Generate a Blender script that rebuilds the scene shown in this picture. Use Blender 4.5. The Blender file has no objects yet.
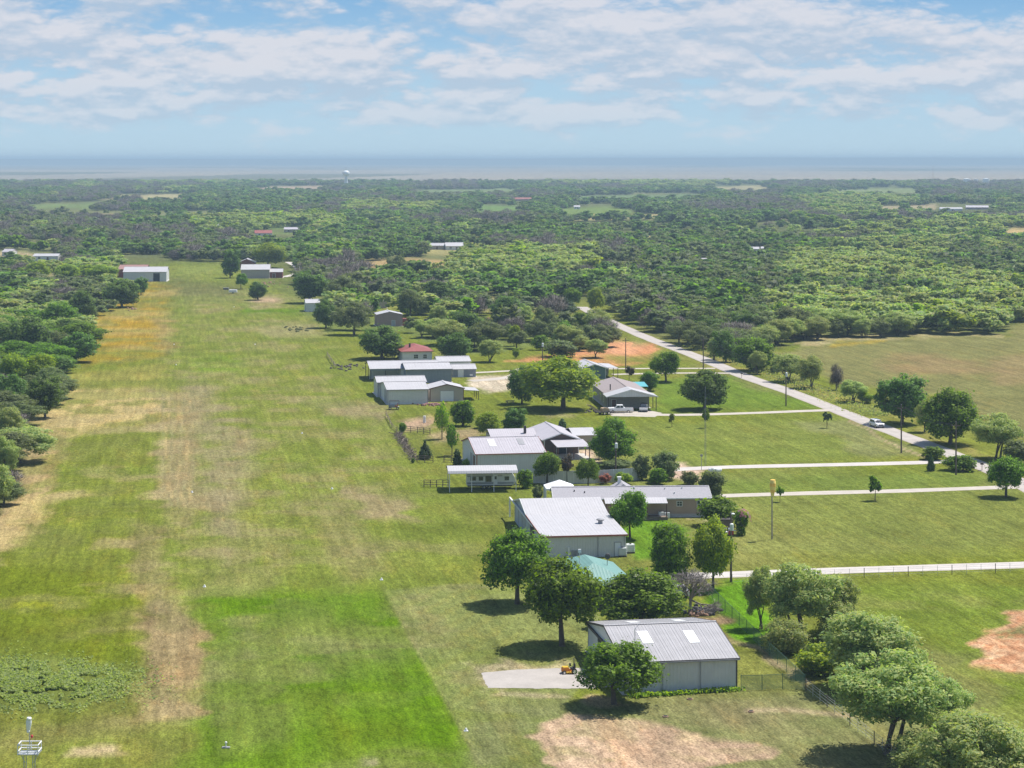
EXPOSURE = 0.62
SUN_E = 4.2
SKY_LOW = (0.345, 0.46, 0.53); SKY_MID = (0.275, 0.41, 0.525); SKY_TOP = (0.075, 0.23, 0.45)
CLOUD_LIT = (0.485, 0.485, 0.52); CLOUD_DARK = (0.315, 0.38, 0.465)
HAZE_D = 1.2e-4; HAZE_COL = (0.53, 0.72, 0.86)
BUILD_CLEAR = [(146, 278, 34), (265, 276, 36), (46, 259, 18), (7, 255, 13), (263, 236, 11), (292, 232, 11), (391, 250, 10), (446, 249, 22), (600, 271, 9), (626, 270, 13), (703, 266, 9), (758, 253, 13), (926, 255, 7), (368, 206, 5), (525, 200.5, 14), (951, 210.5, 13), (977, 209, 13), (863, 198, 4), (311, 312, 24), (377, 305, 18), (390, 326, 26), (578, 209, 5), (346, 187, 3), (967, 183, 6), (978, 183, 4), (986, 183, 6), (893, 185, 6)]
import bpy, math, random
import numpy as np
from mathutils import Vector, Matrix, noise as mnoise
R = math.radians
scene = bpy.context.scene
COL = scene.collection
F, YH, H = 2071.0, 159.0, 60.0          # focal length (px), horizon row, camera height (m)
TH = R(9.38)                            # heading of the airstrip and of the buildings beside it
rnd = random.Random(7)

def G(px, py, h=0.0):                   # a point at height h seen at photo pixel (px, py)
    D = (H - h) * F / (py - YH)
    return Vector(((px - 512.0) / F * D, D, h))
def S(py):                              # metres per pixel at a ground row
    return H / (py - YH)

# ------------------------------------------------------------------ properties
def tag(o, label=None, cat=None, group=None, kind=None):
    if label: o['label'] = label
    if cat: o['category'] = cat
    if group: o['group'] = group
    if kind: o['kind'] = kind
    return o
def thing(name, label, cat, loc=(0, 0, 0), rz=0.0, group=None):
    o = bpy.data.objects.new(name, None); COL.objects.link(o)
    o.location = loc; o.rotation_euler = (0, 0, rz); o.empty_display_size = 0.5
    return tag(o, label, cat, group)

# ------------------------------------------------------------------ mesh collector
class MB:
    def __init__(s): s.v = []; s.f = []
    def add(s, vs, fs):
        n = len(s.v); s.v += [tuple(v) for v in vs]; s.f += [tuple(i + n for i in f) for f in fs]; return s
    def box(s, x0, x1, y0, y1, z0, z1):
        return s.add([(x0,y0,z0),(x1,y0,z0),(x1,y1,z0),(x0,y1,z0),(x0,y0,z1),(x1,y0,z1),(x1,y1,z1),(x0,y1,z1)],
                     [(0,3,2,1),(4,5,6,7),(0,1,5,4),(1,2,6,5),(2,3,7,6),(3,0,4,7)])
    def tube(s, p, q, r0, r1=None, n=6, caps=True):
        p = Vector(p); q = Vector(q); r1 = r0 if r1 is None else r1
        d = (q - p).normalized() if (q - p).length > 1e-9 else Vector((0, 0, 1))
        a = d.orthogonal().normalized(); b = d.cross(a)
        vs = []
        for c, r in ((p, r0), (q, r1)):
            for i in range(n):
                t = 2 * math.pi * i / n
                vs.append(c + (a * math.cos(t) + b * math.sin(t)) * r)
        fs = [(i, (i + 1) % n, n + (i + 1) % n, n + i) for i in range(n)]
        if caps: fs += [tuple(range(n - 1, -1, -1)), tuple(range(n, 2 * n))]
        return s.add(vs, fs)
    def prism(s, poly, y0, y1, axis='y'):      # polygon in (a, z) extruded along y (or in (y, z) along x, or (x, y) along z)
        n = len(poly)
        if axis == 'y': vs = [(a, y0, b) for a, b in poly] + [(a, y1, b) for a, b in poly]
        elif axis == 'x': vs = [(y0, a, b) for a, b in poly] + [(y1, a, b) for a, b in poly]
        else: vs = [(a, b, y0) for a, b in poly] + [(a, b, y1) for a, b in poly]
        fs = [tuple(range(n)), tuple(range(2 * n - 1, n - 1, -1))] + [(i, n + i, n + (i + 1) % n, (i + 1) % n) for i in range(n)]
        return s.add(vs, fs)
    def ball(s, c, r, n=8, m=5, sq=(1, 1, 1)):
        vs = [(c[0], c[1], c[2] - r * sq[2])]
        for j in range(1, m):
            t = math.pi * j / m - math.pi / 2
            for i in range(n):
                a = 2 * math.pi * i / n
                vs.append((c[0] + r*sq[0]*math.cos(t)*math.cos(a), c[1] + r*sq[1]*math.cos(t)*math.sin(a), c[2] + r*sq[2]*math.sin(t)))
        vs.append((c[0], c[1], c[2] + r * sq[2])); L = len(vs) - 1
        fs = [(0, 1 + (i + 1) % n, 1 + i) for i in range(n)]
        for j in range(m - 2):
            for i in range(n):
                a = 1 + j * n + i; b = 1 + j * n + (i + 1) % n
                fs.append((a, b, b + n, a + n))
        k = 1 + (m - 2) * n
        fs += [(k + i, k + (i + 1) % n, L) for i in range(n)]
        return s.add(vs, fs)
    def mesh(s, name, m=None, smooth=False, fix=True):
        me = bpy.data.meshes.new(name); me.from_pydata(s.v, [], s.f)
        if fix:
            import bmesh
            bm = bmesh.new(); bm.from_mesh(me); bmesh.ops.recalc_face_normals(bm, faces=bm.faces); bm.to_mesh(me); bm.free()
        if m: me.materials.append(m)
        if smooth: me.polygons.foreach_set('use_smooth', [True] * len(me.polygons))
        me.update(); return me
    def build(s, name, m, parent=None, label=None, smooth=False, bevel=0.0):
        o = bpy.data.objects.new(name, s.mesh(name, m, smooth)); COL.objects.link(o)
        if parent: o.parent = parent
        if label: o['label'] = label
        if bevel:
            b = o.modifiers.new('bevel', 'BEVEL'); b.width = bevel; b.segments = 2; b.limit_method = 'ANGLE'
        return o
def single(name, mb, m, label, cat, loc=(0,0,0), rz=0.0, group=None, kind=None, smooth=False):
    o = mb.build(name, m, smooth=smooth); o.location = loc; o.rotation_euler = (0, 0, rz)
    return tag(o, label, cat, group, kind)
def copy_tree(o, label=None, group=None):
    c = o.copy(); COL.objects.link(c)
    for ch in o.children:
        d = ch.copy(); COL.objects.link(d); d.parent = c
        for g in ch.children:
            e = g.copy(); COL.objects.link(e); e.parent = d
    if label: c['label'] = label
    if group: c['group'] = group
    return c

# ------------------------------------------------------------------ materials
class NT:
    def __init__(s, nt): s.t = nt; s.n = nt.nodes; s.l = nt.links
    def node(s, typ, **kw):
        nd = s.n.new(typ)
        for k, v in kw.items():
            if k == 'inp':
                for i, val in v.items():
                    if hasattr(val, 'is_output') : s.l.new(val, nd.inputs[i])
                    else: nd.inputs[i].default_value = val
            else: setattr(nd, k, v)
        return nd
    def math(s, op, a, b=0.0, c=0.0, clamp=False):
        nd = s.node('ShaderNodeMath', operation=op, use_clamp=clamp, inp={0: a, 1: b, 2: c}); return nd.outputs[0]
    def mix(s, fac, a, b, blend='MIX'):
        nd = s.node('ShaderNodeMix', data_type='RGBA', blend_type=blend)
        for i, v in ((0, fac), (6, a), (7, b)):
            if hasattr(v, 'is_output'): s.l.new(v, nd.inputs[i])
            else: nd.inputs[i].default_value = v if i == 0 or len(v) == 4 else (*v, 1)
        return nd.outputs[2]
    def noise(s, vec, scale, detail=3.0, rough=0.55, dim='3D'):
        nd = s.node('ShaderNodeTexNoise', noise_dimensions=dim, inp={'Scale': scale, 'Detail': detail, 'Roughness': rough})
        if vec is not None: s.l.new(vec, nd.inputs['Vector'])
        return nd.outputs[0]
    def ramp(s, x, lo, hi, a=0.0, b=1.0):
        nd = s.node('ShaderNodeMapRange', clamp=True, inp={0: x, 1: lo, 2: hi, 3: a, 4: b}); return nd.outputs[0]
    def mapping(s, vec, scale=(1,1,1), rot=(0,0,0)):
        nd = s.node('ShaderNodeMapping', inp={'Scale': scale, 'Rotation': rot}); s.l.new(vec, nd.inputs[0]); return nd.outputs[0]
_mats = {}
def new_mat(name):
    m = bpy.data.materials.new(name); m.use_nodes = True; nt = NT(m.node_tree)
    p = next(n for n in nt.n if n.type == 'BSDF_PRINCIPLED'); return m, nt, p
def mat(name, col, rough=0.6, metal=0.0, vary=0.18, scale=1.5, ribs=None, spec=0.4, streak=0.0, rust=0.0):
    """Weathered plain surface; ribs=(axis, period, depth) adds pressed metal ribbing as bump along a local axis."""
    if name in _mats: return _mats[name]
    m, nt, p = new_mat(name)
    tc = nt.node('ShaderNodeTexCoord').outputs['Object']
    n1 = nt.noise(tc, scale, 4.0, 0.6)
    f = nt.ramp(n1, 0.3, 0.72, 1.0 - vary, 1.0 + vary * 0.6)
    c = nt.node('ShaderNodeVectorMath', operation='SCALE', inp={0: col, 3: f}).outputs[0]
    if streak:
        st = nt.noise(nt.mapping(tc, (2.2, 2.2, 0.12)), 1.0, 4.0, 0.65)
        c = nt.mix(nt.ramp(st, 0.52, 0.75, 0.0, streak), c, tuple(x * 0.55 for x in col))
    if rust:
        ru = nt.noise(tc, 0.55, 5.0, 0.7)
        c = nt.mix(nt.ramp(ru, 0.56, 0.72, 0.0, rust), c, (0.22, 0.10, 0.05))
    nt.l.new(c, p.inputs['Base Color'])
    p.inputs['Roughness'].default_value = rough; p.inputs['Metallic'].default_value = metal
    p.inputs['Specular IOR Level'].default_value = spec
    h = nt.math('MULTIPLY', nt.noise(tc, 6.0, 3.0), 0.02)
    if ribs:
        ax, per, dep = ribs
        sep = nt.node('ShaderNodeSeparateXYZ'); nt.l.new(tc, sep.inputs[0])
        s_ = nt.math('SINE', nt.math('MULTIPLY', sep.outputs['XYZ'.index(ax)], 2 * math.pi / per))
        s_ = nt.math('POWER', nt.math('MULTIPLY_ADD', s_, 0.5, 0.5), 3.0)
        h = nt.math('ADD', h, nt.math('MULTIPLY', s_, dep))
    b = nt.node('ShaderNodeBump', inp={'Strength': 1.0, 'Distance': 1.0, 'Height': h})
    nt.l.new(b.outputs[0], p.inputs['Normal'])
    _mats[name] = m; return m
def glass_mat(name, col=(0.03, 0.04, 0.05)):
    if name in _mats: return _mats[name]
    m, nt, p = new_mat(name)
    p.inputs['Base Color'].default_value = (*col, 1); p.inputs['Roughness'].default_value = 0.08
    p.inputs['Specular IOR Level'].default_value = 0.8
    _mats[name] = m; return m

# ------------------------------------------------------------------ pixel-region masks (used to find where a patch of ground lies)
def inside(px, py, poly):
    r = np.zeros(px.shape, bool); n = len(poly)
    for i in range(n):
        x0, y0 = poly[i]; x1, y1 = poly[(i + 1) % n]
        c = ((y0 > py) != (y1 > py)) & (px < (x1 - x0) * (py - y0) / (y1 - y0 + 1e-12) + x0)
        r ^= c
    return r
def dist_edges(px, py, pts, closed=True, ys=1.0):
    d = np.full(px.shape, 1e9); n = len(pts)
    for i in range(n if closed else n - 1):
        x0, y0 = pts[i]; x1, y1 = pts[(i + 1) % n]
        y0 *= ys; y1 *= ys
        dx, dy = x1 - x0, y1 - y0; L = dx * dx + dy * dy + 1e-9
        t = np.clip(((px - x0) * dx + (py * ys - y0) * dy) / L, 0, 1)
        d = np.minimum(d, np.hypot(px - x0 - t * dx, py * ys - y0 - t * dy))
    return d
def soft_poly(px, py, poly, w, ys=2.0):
    d = dist_edges(px, py, poly, True, ys); s = np.where(inside(px, py, poly), d, -d)
    return np.clip(s / (2 * w) + 0.5, 0, 1)
def soft_line(px, py, pts, w, soft, ys=2.0):
    d = dist_edges(px, py, pts, False, ys); return np.clip((w - d) / soft + 0.5, 0, 1)

# value noise for numpy arrays (fBM)
_perm = np.random.RandomState(3).rand(512, 512)
def vnoise(x, y):
    xi = np.floor(x).astype(int); yi = np.floor(y).astype(int); fx = x - xi; fy = y - yi
    fx = fx * fx * (3 - 2 * fx); fy = fy * fy * (3 - 2 * fy)
    g = lambda a, b: _perm[a % 512, b % 512]
    return (g(xi, yi) * (1 - fx) + g(xi + 1, yi) * fx) * (1 - fy) + (g(xi, yi + 1) * (1 - fx) + g(xi + 1, yi + 1) * fx) * fy
def fbm(x, y, o=4):
    s = 0; a = 0.5; t = 0
    for i in range(o):
        s = s + a * vnoise(x * 2 ** i + 17.3 * i, y * 2 ** i + 5.1 * i); t += a; a *= 0.5
    return s / t
# ================================================================== SETTING: world, sun, camera, haze
scene.render.engine = 'CYCLES'
scene.view_settings.view_transform = 'Standard'; scene.view_settings.look = 'None'
scene.view_settings.gamma = 1.0; scene.view_settings.exposure = EXPOSURE
scene.cycles.use_denoising = True
scene.cycles.max_bounces = 6; scene.cycles.transparent_max_bounces = 8; scene.cycles.volume_bounces = 0
SUN_EL, SUN_AZ = R(63), R(57)           # azimuth measured clockwise from +Y (the view direction)
w = bpy.data.worlds.new('World'); scene.world = w; w.use_nodes = True
nt = NT(w.node_tree); bg = next(n for n in nt.n if n.type == 'BACKGROUND')
sky = nt.node('ShaderNodeTexSky', sky_type='NISHITA', sun_disc=False, sun_elevation=SUN_EL, sun_rotation=SUN_AZ,
              altitude=300, air_density=1.0, dust_density=1.2, ozone_density=1.5)
SKYK = 0.095
dirv = nt.node('ShaderNodeTexCoord').outputs['Generated']
sep = nt.node('ShaderNodeSeparateXYZ'); nt.l.new(dirv, sep.inputs[0])
yy = nt.math('MAXIMUM', sep.outputs[1], 0.08)
U = nt.math('MULTIPLY', nt.math('DIVIDE', sep.outputs[0], yy), F / 100.0)     # 1 unit = 2.8 degrees
V = nt.math('MULTIPLY', nt.math('DIVIDE', sep.outputs[2], yy), F / 100.0)
low = nt.ramp(sep.outputs[2], 0.10, 0.30, 1.0, 0.0)
# clear air low over the plain: deep blue higher up, pale at the horizon
grad = nt.node('ShaderNodeValToRGB'); nt.l.new(nt.math('DIVIDE', V, 2.2), grad.inputs[0])
cr = grad.color_ramp; cr.elements[0].position = 0.0; cr.elements[1].position = 1.0
cr.elements[0].color = (*SKY_LOW, 1); cr.elements[1].color = (*SKY_TOP, 1)
e = cr.elements.new(0.38); e.color = (*SKY_MID, 1)
def cvec(du, dv, su, sv, seed):
    c = nt.node('ShaderNodeCombineXYZ')
    nt.l.new(nt.math('MULTIPLY_ADD', U, su, du), c.inputs[0]); nt.l.new(nt.math('MULTIPLY_ADD', V, sv, dv), c.inputs[1]); c.inputs[2].default_value = seed
    return c.outputs[0]
def cloud_field(dv):
    a = nt.noise(cvec(3.1, 1.7 + dv * 1.5, 0.42, 1.05, 4.2), 1.0, 9.0, 0.55)
    b = nt.noise(cvec(8.1, 4.2 + dv * 3.2, 0.9, 2.5, 9.0), 1.0, 9.0, 0.55)
    f = nt.ramp(V, 0.75, 1.15)
    bn = nt.noise(cvec(1.3, 2.2 + dv * 4, 2.1, 5.2, 2.0), 1.0, 5.0, 0.55); bil = nt.math('MULTIPLY', nt.math('SUBTRACT', nt.math('ABSOLUTE', nt.math('MULTIPLY_ADD', bn, 2.0, -1.0)), 0.18), 0.17)
    base = nt.math('ADD', nt.math('MULTIPLY', a, nt.math('MULTIPLY_ADD', f, 0.5, 0.25)), nt.math('MULTIPLY', b, nt.math('MULTIPLY_ADD', f, -0.5, 0.75)))
    return nt.math('ADD', base, bil)
fld = cloud_field(0.0); fld_up = cloud_field(0.10)
band = nt.math('MULTIPLY', nt.ramp(V, 0.06, 0.42), nt.ramp(V, 1.2, 1.6, 1.0, 0.80))
thr = nt.math('SUBTRACT', 0.66, nt.math('MULTIPLY', band, 0.24))
cov = nt.math('MULTIPLY', nt.node('ShaderNodeMapRange', interpolation_type='SMOOTHSTEP', inp={0: nt.math('SUBTRACT', fld, thr), 1: -0.035, 2: 0.075, 3: 0.0, 4: 1.0}).outputs[0], nt.ramp(V, 0.20, 0.95, 0.45, 0.88))
lit = nt.ramp(nt.math('SUBTRACT', fld, fld_up), -0.05, 0.055)
ccol = nt.mix(lit, (*CLOUD_DARK, 1), (*CLOUD_LIT, 1))
lowsky = nt.mix(cov, grad.outputs[0], ccol)
nish = nt.node('ShaderNodeVectorMath', operation='SCALE', inp={0: sky.outputs[0], 3: SKYK}).outputs[0]
fin = nt.mix(low, nish, lowsky)
below = nt.ramp(sep.outputs[2], -0.02, -0.002, 1.0, 0.0)
fin = nt.mix(below, fin, (*SKY_LOW, 1))
nt.l.new(fin, bg.inputs[0]); bg.inputs[1].default_value = 1.0

sd = bpy.data.lights.new('sun', 'SUN'); sd.energy = SUN_E; sd.angle = R(0.53); sd.color = (1.0, 0.955, 0.89)
so = bpy.data.objects.new('sun', sd); COL.objects.link(so)
sv = Vector((math.sin(SUN_AZ) * math.cos(SUN_EL), math.cos(SUN_AZ) * math.cos(SUN_EL), math.sin(SUN_EL)))
so.rotation_euler = sv.to_track_quat('Z', 'Y').to_euler(); so.location = sv * 300

cd = bpy.data.cameras.new('camera'); co = bpy.data.objects.new('camera', cd); COL.objects.link(co)
co.location = (0, 0, H); co.rotation_euler = (R(90), 0, 0)
cd.sensor_width = 36; cd.lens = 36 * F / 1024; cd.shift_y = -(384 - YH) / 1024
cd.clip_start = 1.0; cd.clip_end = 120000; scene.camera = co

hz = MB().box(-98000, 98000, -900, 66000, -1.0, 82)
hm = bpy.data.materials.new('haze_air'); hm.use_nodes = True; hn = NT(hm.node_tree)
for n in list(hn.n):
    if n.type != 'OUTPUT_MATERIAL': hn.n.remove(n)
out = next(n for n in hn.n if n.type == 'OUTPUT_MATERIAL')
pv = hn.node('ShaderNodeVolumePrincipled'); pv.inputs['Color'].default_value = (*HAZE_COL, 1); pv.inputs['Density'].default_value = HAZE_D; pv.inputs['Anisotropy'].default_value = 0.0
hn.l.new(pv.outputs[0], out.inputs['Volume'])
ho = hz.build('haze', hm); tag(ho, 'pale blue haze lying over the far plain', 'haze', kind='stuff')

# ================================================================== GROUND: one sheet to the horizon, its cover laid out in world space
rows = [4000, 1900, 1200, 950, 820, 740, 690] + list(np.arange(660, 40, -2.0))
v = 40.0
while v > 2.0: rows.append(v); v *= 0.965
rows.append(1.93)
cols = [-4000, -2500, -1600, -1100, -800, -650] + list(np.arange(-560, 1585, 3.0)) + [1680, 1850, 2150, 2650, 3600, 5000]
PX, PR = np.meshgrid(np.array(cols, float), np.array(rows, float)); PY = PR + YH
GD = H * F / PR; GX = (PX - 512) / F * GD
n1 = fbm(GX / 9, GD / 9, 5); n2 = fbm(GX / 30 + 40, GD / 30, 4); n3 = fbm(GX / 3.0 + 9, GD / 3.0, 3)
ca, sa = math.cos(TH), math.sin(TH)
GU = GX * ca + GD * sa; GV = -GX * sa + GD * ca          # across / along the strip
stripe = fbm(GU / 1.6, GV / 60 + 3, 3); n4 = fbm(GX / 90 + 4, GD / 90 + 11, 4)
wob = (n1 - 0.5) * 26; WX = PX + wob * 1.2; WY = PY + (n2 - 0.5) * 14      # ragged edges
# far ragged edges shrink with distance
sc = np.clip((PY - YH) / 350, 0.08, 1.3)
WX = PX + (n1 - .5) * 60 * sc + (n3 - .5) * 10 * sc; WY = PY + (n2 - .5) * 30 * sc + (n3 - .5) * 5 * sc
A = np.zeros(PX.shape + (3,))
def lay(mask, col, amt=1.0):
    global A
    m = np.clip(mask * amt, 0, 1)[..., None]; A = A * (1 - m) + np.array(col) * m
def P(pts, w=6, ys=2.0, raw=False): return soft_poly(PX if raw else WX, PY if raw else WY, pts, w, ys)
GRASS = (0.136, 0.160, 0.022); LUSH = (0.080, 0.155, 0.003); PALE = (0.205, 0.200, 0.052); OLIVE = (0.125, 0.132, 0.036)
STRAW = (0.36, 0.28, 0.12); GOLD = (0.285, 0.185, 0.020); TAN = (0.40, 0.285, 0.155); DIRT = (0.36, 0.255, 0.165); RED = (0.46, 0.215, 0.105); FLOOR = (0.105, 0.118, 0.040)
lay(np.ones(PX.shape), GRASS)
lay(np.clip((n2 - 0.45) * 4, 0, 1), PALE, 0.5); lay(np.clip((n4 - 0.5) * 5, 0, 1), OLIVE, 0.5)
# woods floor and the far plain
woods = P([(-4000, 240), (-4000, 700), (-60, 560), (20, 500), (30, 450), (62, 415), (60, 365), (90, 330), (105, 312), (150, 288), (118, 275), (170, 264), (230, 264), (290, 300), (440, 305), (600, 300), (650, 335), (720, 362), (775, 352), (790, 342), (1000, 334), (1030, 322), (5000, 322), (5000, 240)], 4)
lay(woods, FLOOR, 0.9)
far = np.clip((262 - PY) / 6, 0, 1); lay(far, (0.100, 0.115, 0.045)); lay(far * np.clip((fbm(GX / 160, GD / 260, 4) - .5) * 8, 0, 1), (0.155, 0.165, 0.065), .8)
quilt = np.floor(GX / 700 + 0.6 * np.sin(GD / 1900)) * 7.13 + np.floor(GD / 900 + 0.5 * np.sin(GX / 1500)) * 3.77
quilt = np.abs(np.sin(quilt * 12.9898) * 43758.5453) % 1.0
fp = np.clip((184 - PY) / 4, 0, 1); lay(fp, (0.25, 0.225, 0.18)); lay(fp * (quilt > 0.55), (0.31, 0.265, 0.20), 0.6); lay(fp * (quilt < 0.22), (0.08, 0.095, 0.05), 0.7)
# ---- airstrip and its left margin
lay(P([(150, 700), (160, 400), (172, 300), (178, 262), (228, 262), (300, 300), (400, 430), (480, 560), (420, 600), (200, 600)], 14), (0.142, 0.174, 0.028), 0.8)
lay(P([(0, 540), (10, 560), (160, 590), (160, 690), (0, 700), (-300, 720), (-300, 520)], 14), (0.125, 0.155, 0.010), 0.85)
lay(np.clip((n1 - 0.47) * 7, 0, 1) * P([(-300, 520), (150, 520), (170, 690), (-300, 760)], 12), (0.165, 0.175, 0.020), 0.6)
lay(np.clip((n2 - 0.5) * 7, 0, 1) * P([(-300, 560), (190, 560), (190, 760), (-300, 780)], 12), (0.150, 0.125, 0.050), 0.55)
lay(P([(195, 600), (225, 590), (385, 588), (420, 640), (460, 720), (490, 800), (170, 810), (210, 700)], 16), LUSH, 0.9)
lay(np.clip((n1 - 0.5) * 6, 0, 1) * P([(195, 590), (400, 585), (480, 800), (160, 800)], 16), (0.112, 0.150, 0.022), 0.45)
lay(P([(215, 625), (250, 620), (260, 690), (235, 740), (205, 700)], 9), (0.150, 0.158, 0.052), 0.55)
lay(P([(300, 640), (400, 650), (420, 690), (320, 690)], 14), (0.125, 0.150, 0.040), 0.6)
lay(P([(385, 590), (470, 583), (600, 600), (600, 660), (500, 790), (490, 790), (470, 745), (440, 690), (412, 640)], 2.0, raw=True), (0.160, 0.180, 0.058), 0.85)
dg = np.sin((GX * 0.94 - GD * 0.33) * 1.9 + (n1 - .5) * 3)
lay(np.clip(dg * 1.5, 0, 1) * P([(388, 588), (480, 585), (560, 640), (500, 700), (460, 720)], 9), PALE, 0.30)
lay(soft_line(PX, PY, [(384, 588), (412, 640), (440, 690), (470, 745), (490, 790)], 2.0, 3), (0.215, 0.21, 0.085), 0.7)
lay(P([(480, 700), (1000, 700), (1100, 820), (440, 820)], 14), (0.150, 0.160, 0.062), 0.8)
lay(np.clip((stripe - 0.42) * 5, 0, 1) * P([(175, 262), (225, 262), (430, 560), (210, 590), (165, 560)], 14), PALE, 0.32)
lay(np.clip((n1 - 0.53) * 9, 0, 1) * P([(165, 300), (290, 300), (400, 450), (400, 560), (165, 560)], 16), (0.20, 0.17, 0.075), 0.55)
for q, c, a in [
    ([(70, 345), (110, 315), (165, 300), (178, 284), (150, 283), (120, 300), (92, 316), (104, 330)], GOLD, 0.85),
    ([(96, 322), (165, 298), (164, 352), (80, 360), (70, 345)], GOLD, 0.9),
    ([(66, 372), (160, 360), (172, 390), (160, 420), (40, 436)], (0.22, 0.20, 0.05), 0.7),
    ([(60, 392), (160, 390), (176, 402), (168, 424), (120, 420), (50, 440), (40, 425)], STRAW, 0.85),
    ([(30, 440), (60, 425), (52, 470), (36, 500), (-20, 560), (-60, 560), (10, 490)], (0.33, 0.24, 0.12), 0.85),
    ([(20, 492), (60, 486), (100, 488), (60, 497), (10, 540), (-30, 545)], STRAW, 0.75),
    ([(155, 388), (196, 392), (188, 500), (190, 496), (160, 500)], (0.30, 0.235, 0.125), 0.75),
    ([(140, 620), (165, 640), (195, 632), (205, 680), (212, 722), (150, 724), (136, 700)], (0.26, 0.185, 0.095), 0.8),
    ([(122, 512), (160, 520), (165, 580), (195, 640), (165, 640), (140, 590)], (0.19, 0.155, 0.07), 0.6),
    ([(180, 380), (215, 385), (205, 420), (190, 480), (250, 500), (225, 512), (165, 500)], (0.215, 0.18, 0.09), 0.6),
    ([(88, 748), (132, 746), (134, 754), (90, 756)], (0.35, 0.27, 0.15), 0.85),
    ([(370, 753), (388, 752), (388, 760), (370, 760)], (0.45, 0.36, 0.26), 0.8),
    ([(300, 402), (345, 402), (385, 409), (382, 416), (320, 415)], (0.25, 0.20, 0.11), 0.75),
    ([(345, 492), (390, 498), (420, 505), (412, 518), (360, 516)], (0.245, 0.19, 0.105), 0.75),
    ([(175, 284), (245, 290), (300, 300), (240, 306), (180, 304)], (0.20, 0.19, 0.075), 0.6),
    ([(175, 277), (245, 283), (240, 297), (150, 299), (155, 286)], (0.100, 0.105, 0.035), 0.75),
    ([(180, 265), (226, 265), (232, 272), (178, 276)], (0.170, 0.200, 0.045), 0.8),
    ([(240, 307), (310, 307), (316, 313), (240, 314)], LUSH, 0.9),
    ([(190, 360), (230, 355), (250, 372), (200, 372)], (0.125, 0.195, 0.015), 0.8),
    ([(248, 325), (310, 322), (330, 334), (270, 340)], (0.225, 0.205, 0.09), 0.8),
    ([(252, 306), (262, 296), (282, 298), (280, 304)], DIRT, 0.9),
    ([(150, 318), (168, 320), (170, 352), (158, 352)], (0.20, 0.165, 0.08), 0.6),
    ]: lay(P(q, 6), c, a)
lay(np.clip((n1 - 0.55) * 10, 0, 1) * P([(20, 400), (200, 390), (200, 730), (-200, 700)], 20), (0.26, 0.21, 0.10), 0.55)
gz = P([(66, 350), (150, 284), (178, 284), (168, 360), (80, 366)], 6)
lay(np.clip((n1 - 0.50) * 9, 0, 1) * gz, (0.155, 0.155, 0.035), 0.75); lay(np.clip((n2 - 0.52) * 9, 0, 1) * gz, (0.31, 0.24, 0.085), 0.6)
lay(np.clip((0.44 - n1) * 12, 0, 1) * P([(30, 390), (170, 380), (180, 510), (0, 560)], 10), (0.150, 0.165, 0.035), 0.7)
lay(np.clip((fbm(GX / 14 + 3, GD / 10, 5) - 0.54) * 12, 0, 1) * P([(190, 300), (300, 300), (470, 540), (560, 620), (460, 800), (190, 800)], 16), (0.215, 0.18, 0.088), 0.32)
lay(np.clip((fbm(GX / 22 + 63, GD / 16, 5) - 0.55) * 12, 0, 1) * (PY > 262), (0.115, 0.150, 0.022), 0.45)
# wheel tracks beside the strip
for k in range(7):
    o = k * 5.0
    lay(soft_line(PX + (n1 - .5) * 5, PY, [(163 + o, 395), (161 + o, 440), (164 + o, 490 - k * 2), (172 + o * 0.8, 505)], 0.9, 1.6, 1.0), STRAW if k % 2 else (0.20, 0.19, 0.09), 0.65)
lay(P([(-100, 660), (60, 655), (125, 672), (130, 700), (60, 712), (-100, 712)], 12), (0.135, 0.165, 0.050), 0.75)
vx = PX + (stripe - .5) * 16 + (n3 - .5) * 8
lay(soft_poly(vx, WY, [(163, 388), (196, 390), (200, 500), (186, 560), (192, 640), (206, 720), (150, 722), (142, 660), (156, 590), (160, 480)], 7) * np.clip(0.2 + (fbm(GX / 5 + 2, GD / 11 + 8, 4) - .36) * 4.5, 0, 1), (0.240, 0.188, 0.092), 0.52)
lay(soft_poly(vx, WY, [(190, 380), (225, 384), (250, 440), (245, 510), (225, 560), (205, 520)], 10) * np.clip((n1 - .38) * 5, 0, 1), (0.225, 0.185, 0.105), 0.6)
lay(soft_poly(vx, WY, [(310, 500), (345, 500), (390, 570), (350, 580)], 10), (0.20, 0.175, 0.075), 0.5)
lay(soft_poly(vx, WY, [(212, 602), (300, 592), (385, 590), (418, 640), (452, 720), (480, 790), (190, 800), (222, 720), (232, 660)], 14) * np.clip(0.15 + (fbm(GX / 13 + 21, GD / 26 + 5, 5) - .36) * 4.2, 0, 1), LUSH, 0.66)
lay(soft_poly(vx, WY, [(220, 620), (260, 618), (300, 680), (290, 740), (215, 760), (232, 690)], 14) * np.clip((n1 - .42) * 6, 0, 1), (0.128, 0.152, 0.034), 0.6)
lay(soft_poly(vx, WY, [(330, 720), (420, 715), (450, 770), (340, 790)], 14) * np.clip((n2 - .40) * 5, 0, 1), (0.150, 0.165, 0.012), 0.55)
lay(soft_poly(vx, WY, [(0, 560), (120, 580), (140, 650), (146, 720), (0, 730), (-200, 730), (-200, 560)], 12) * np.clip(1.15 - n2 * .7, 0, 1), (0.100, 0.130, 0.008), 0.62)
lay(P([(20, 598), (62, 596), (64, 604), (24, 606)], 3), (0.20, 0.22, 0.015), 0.7)
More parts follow.
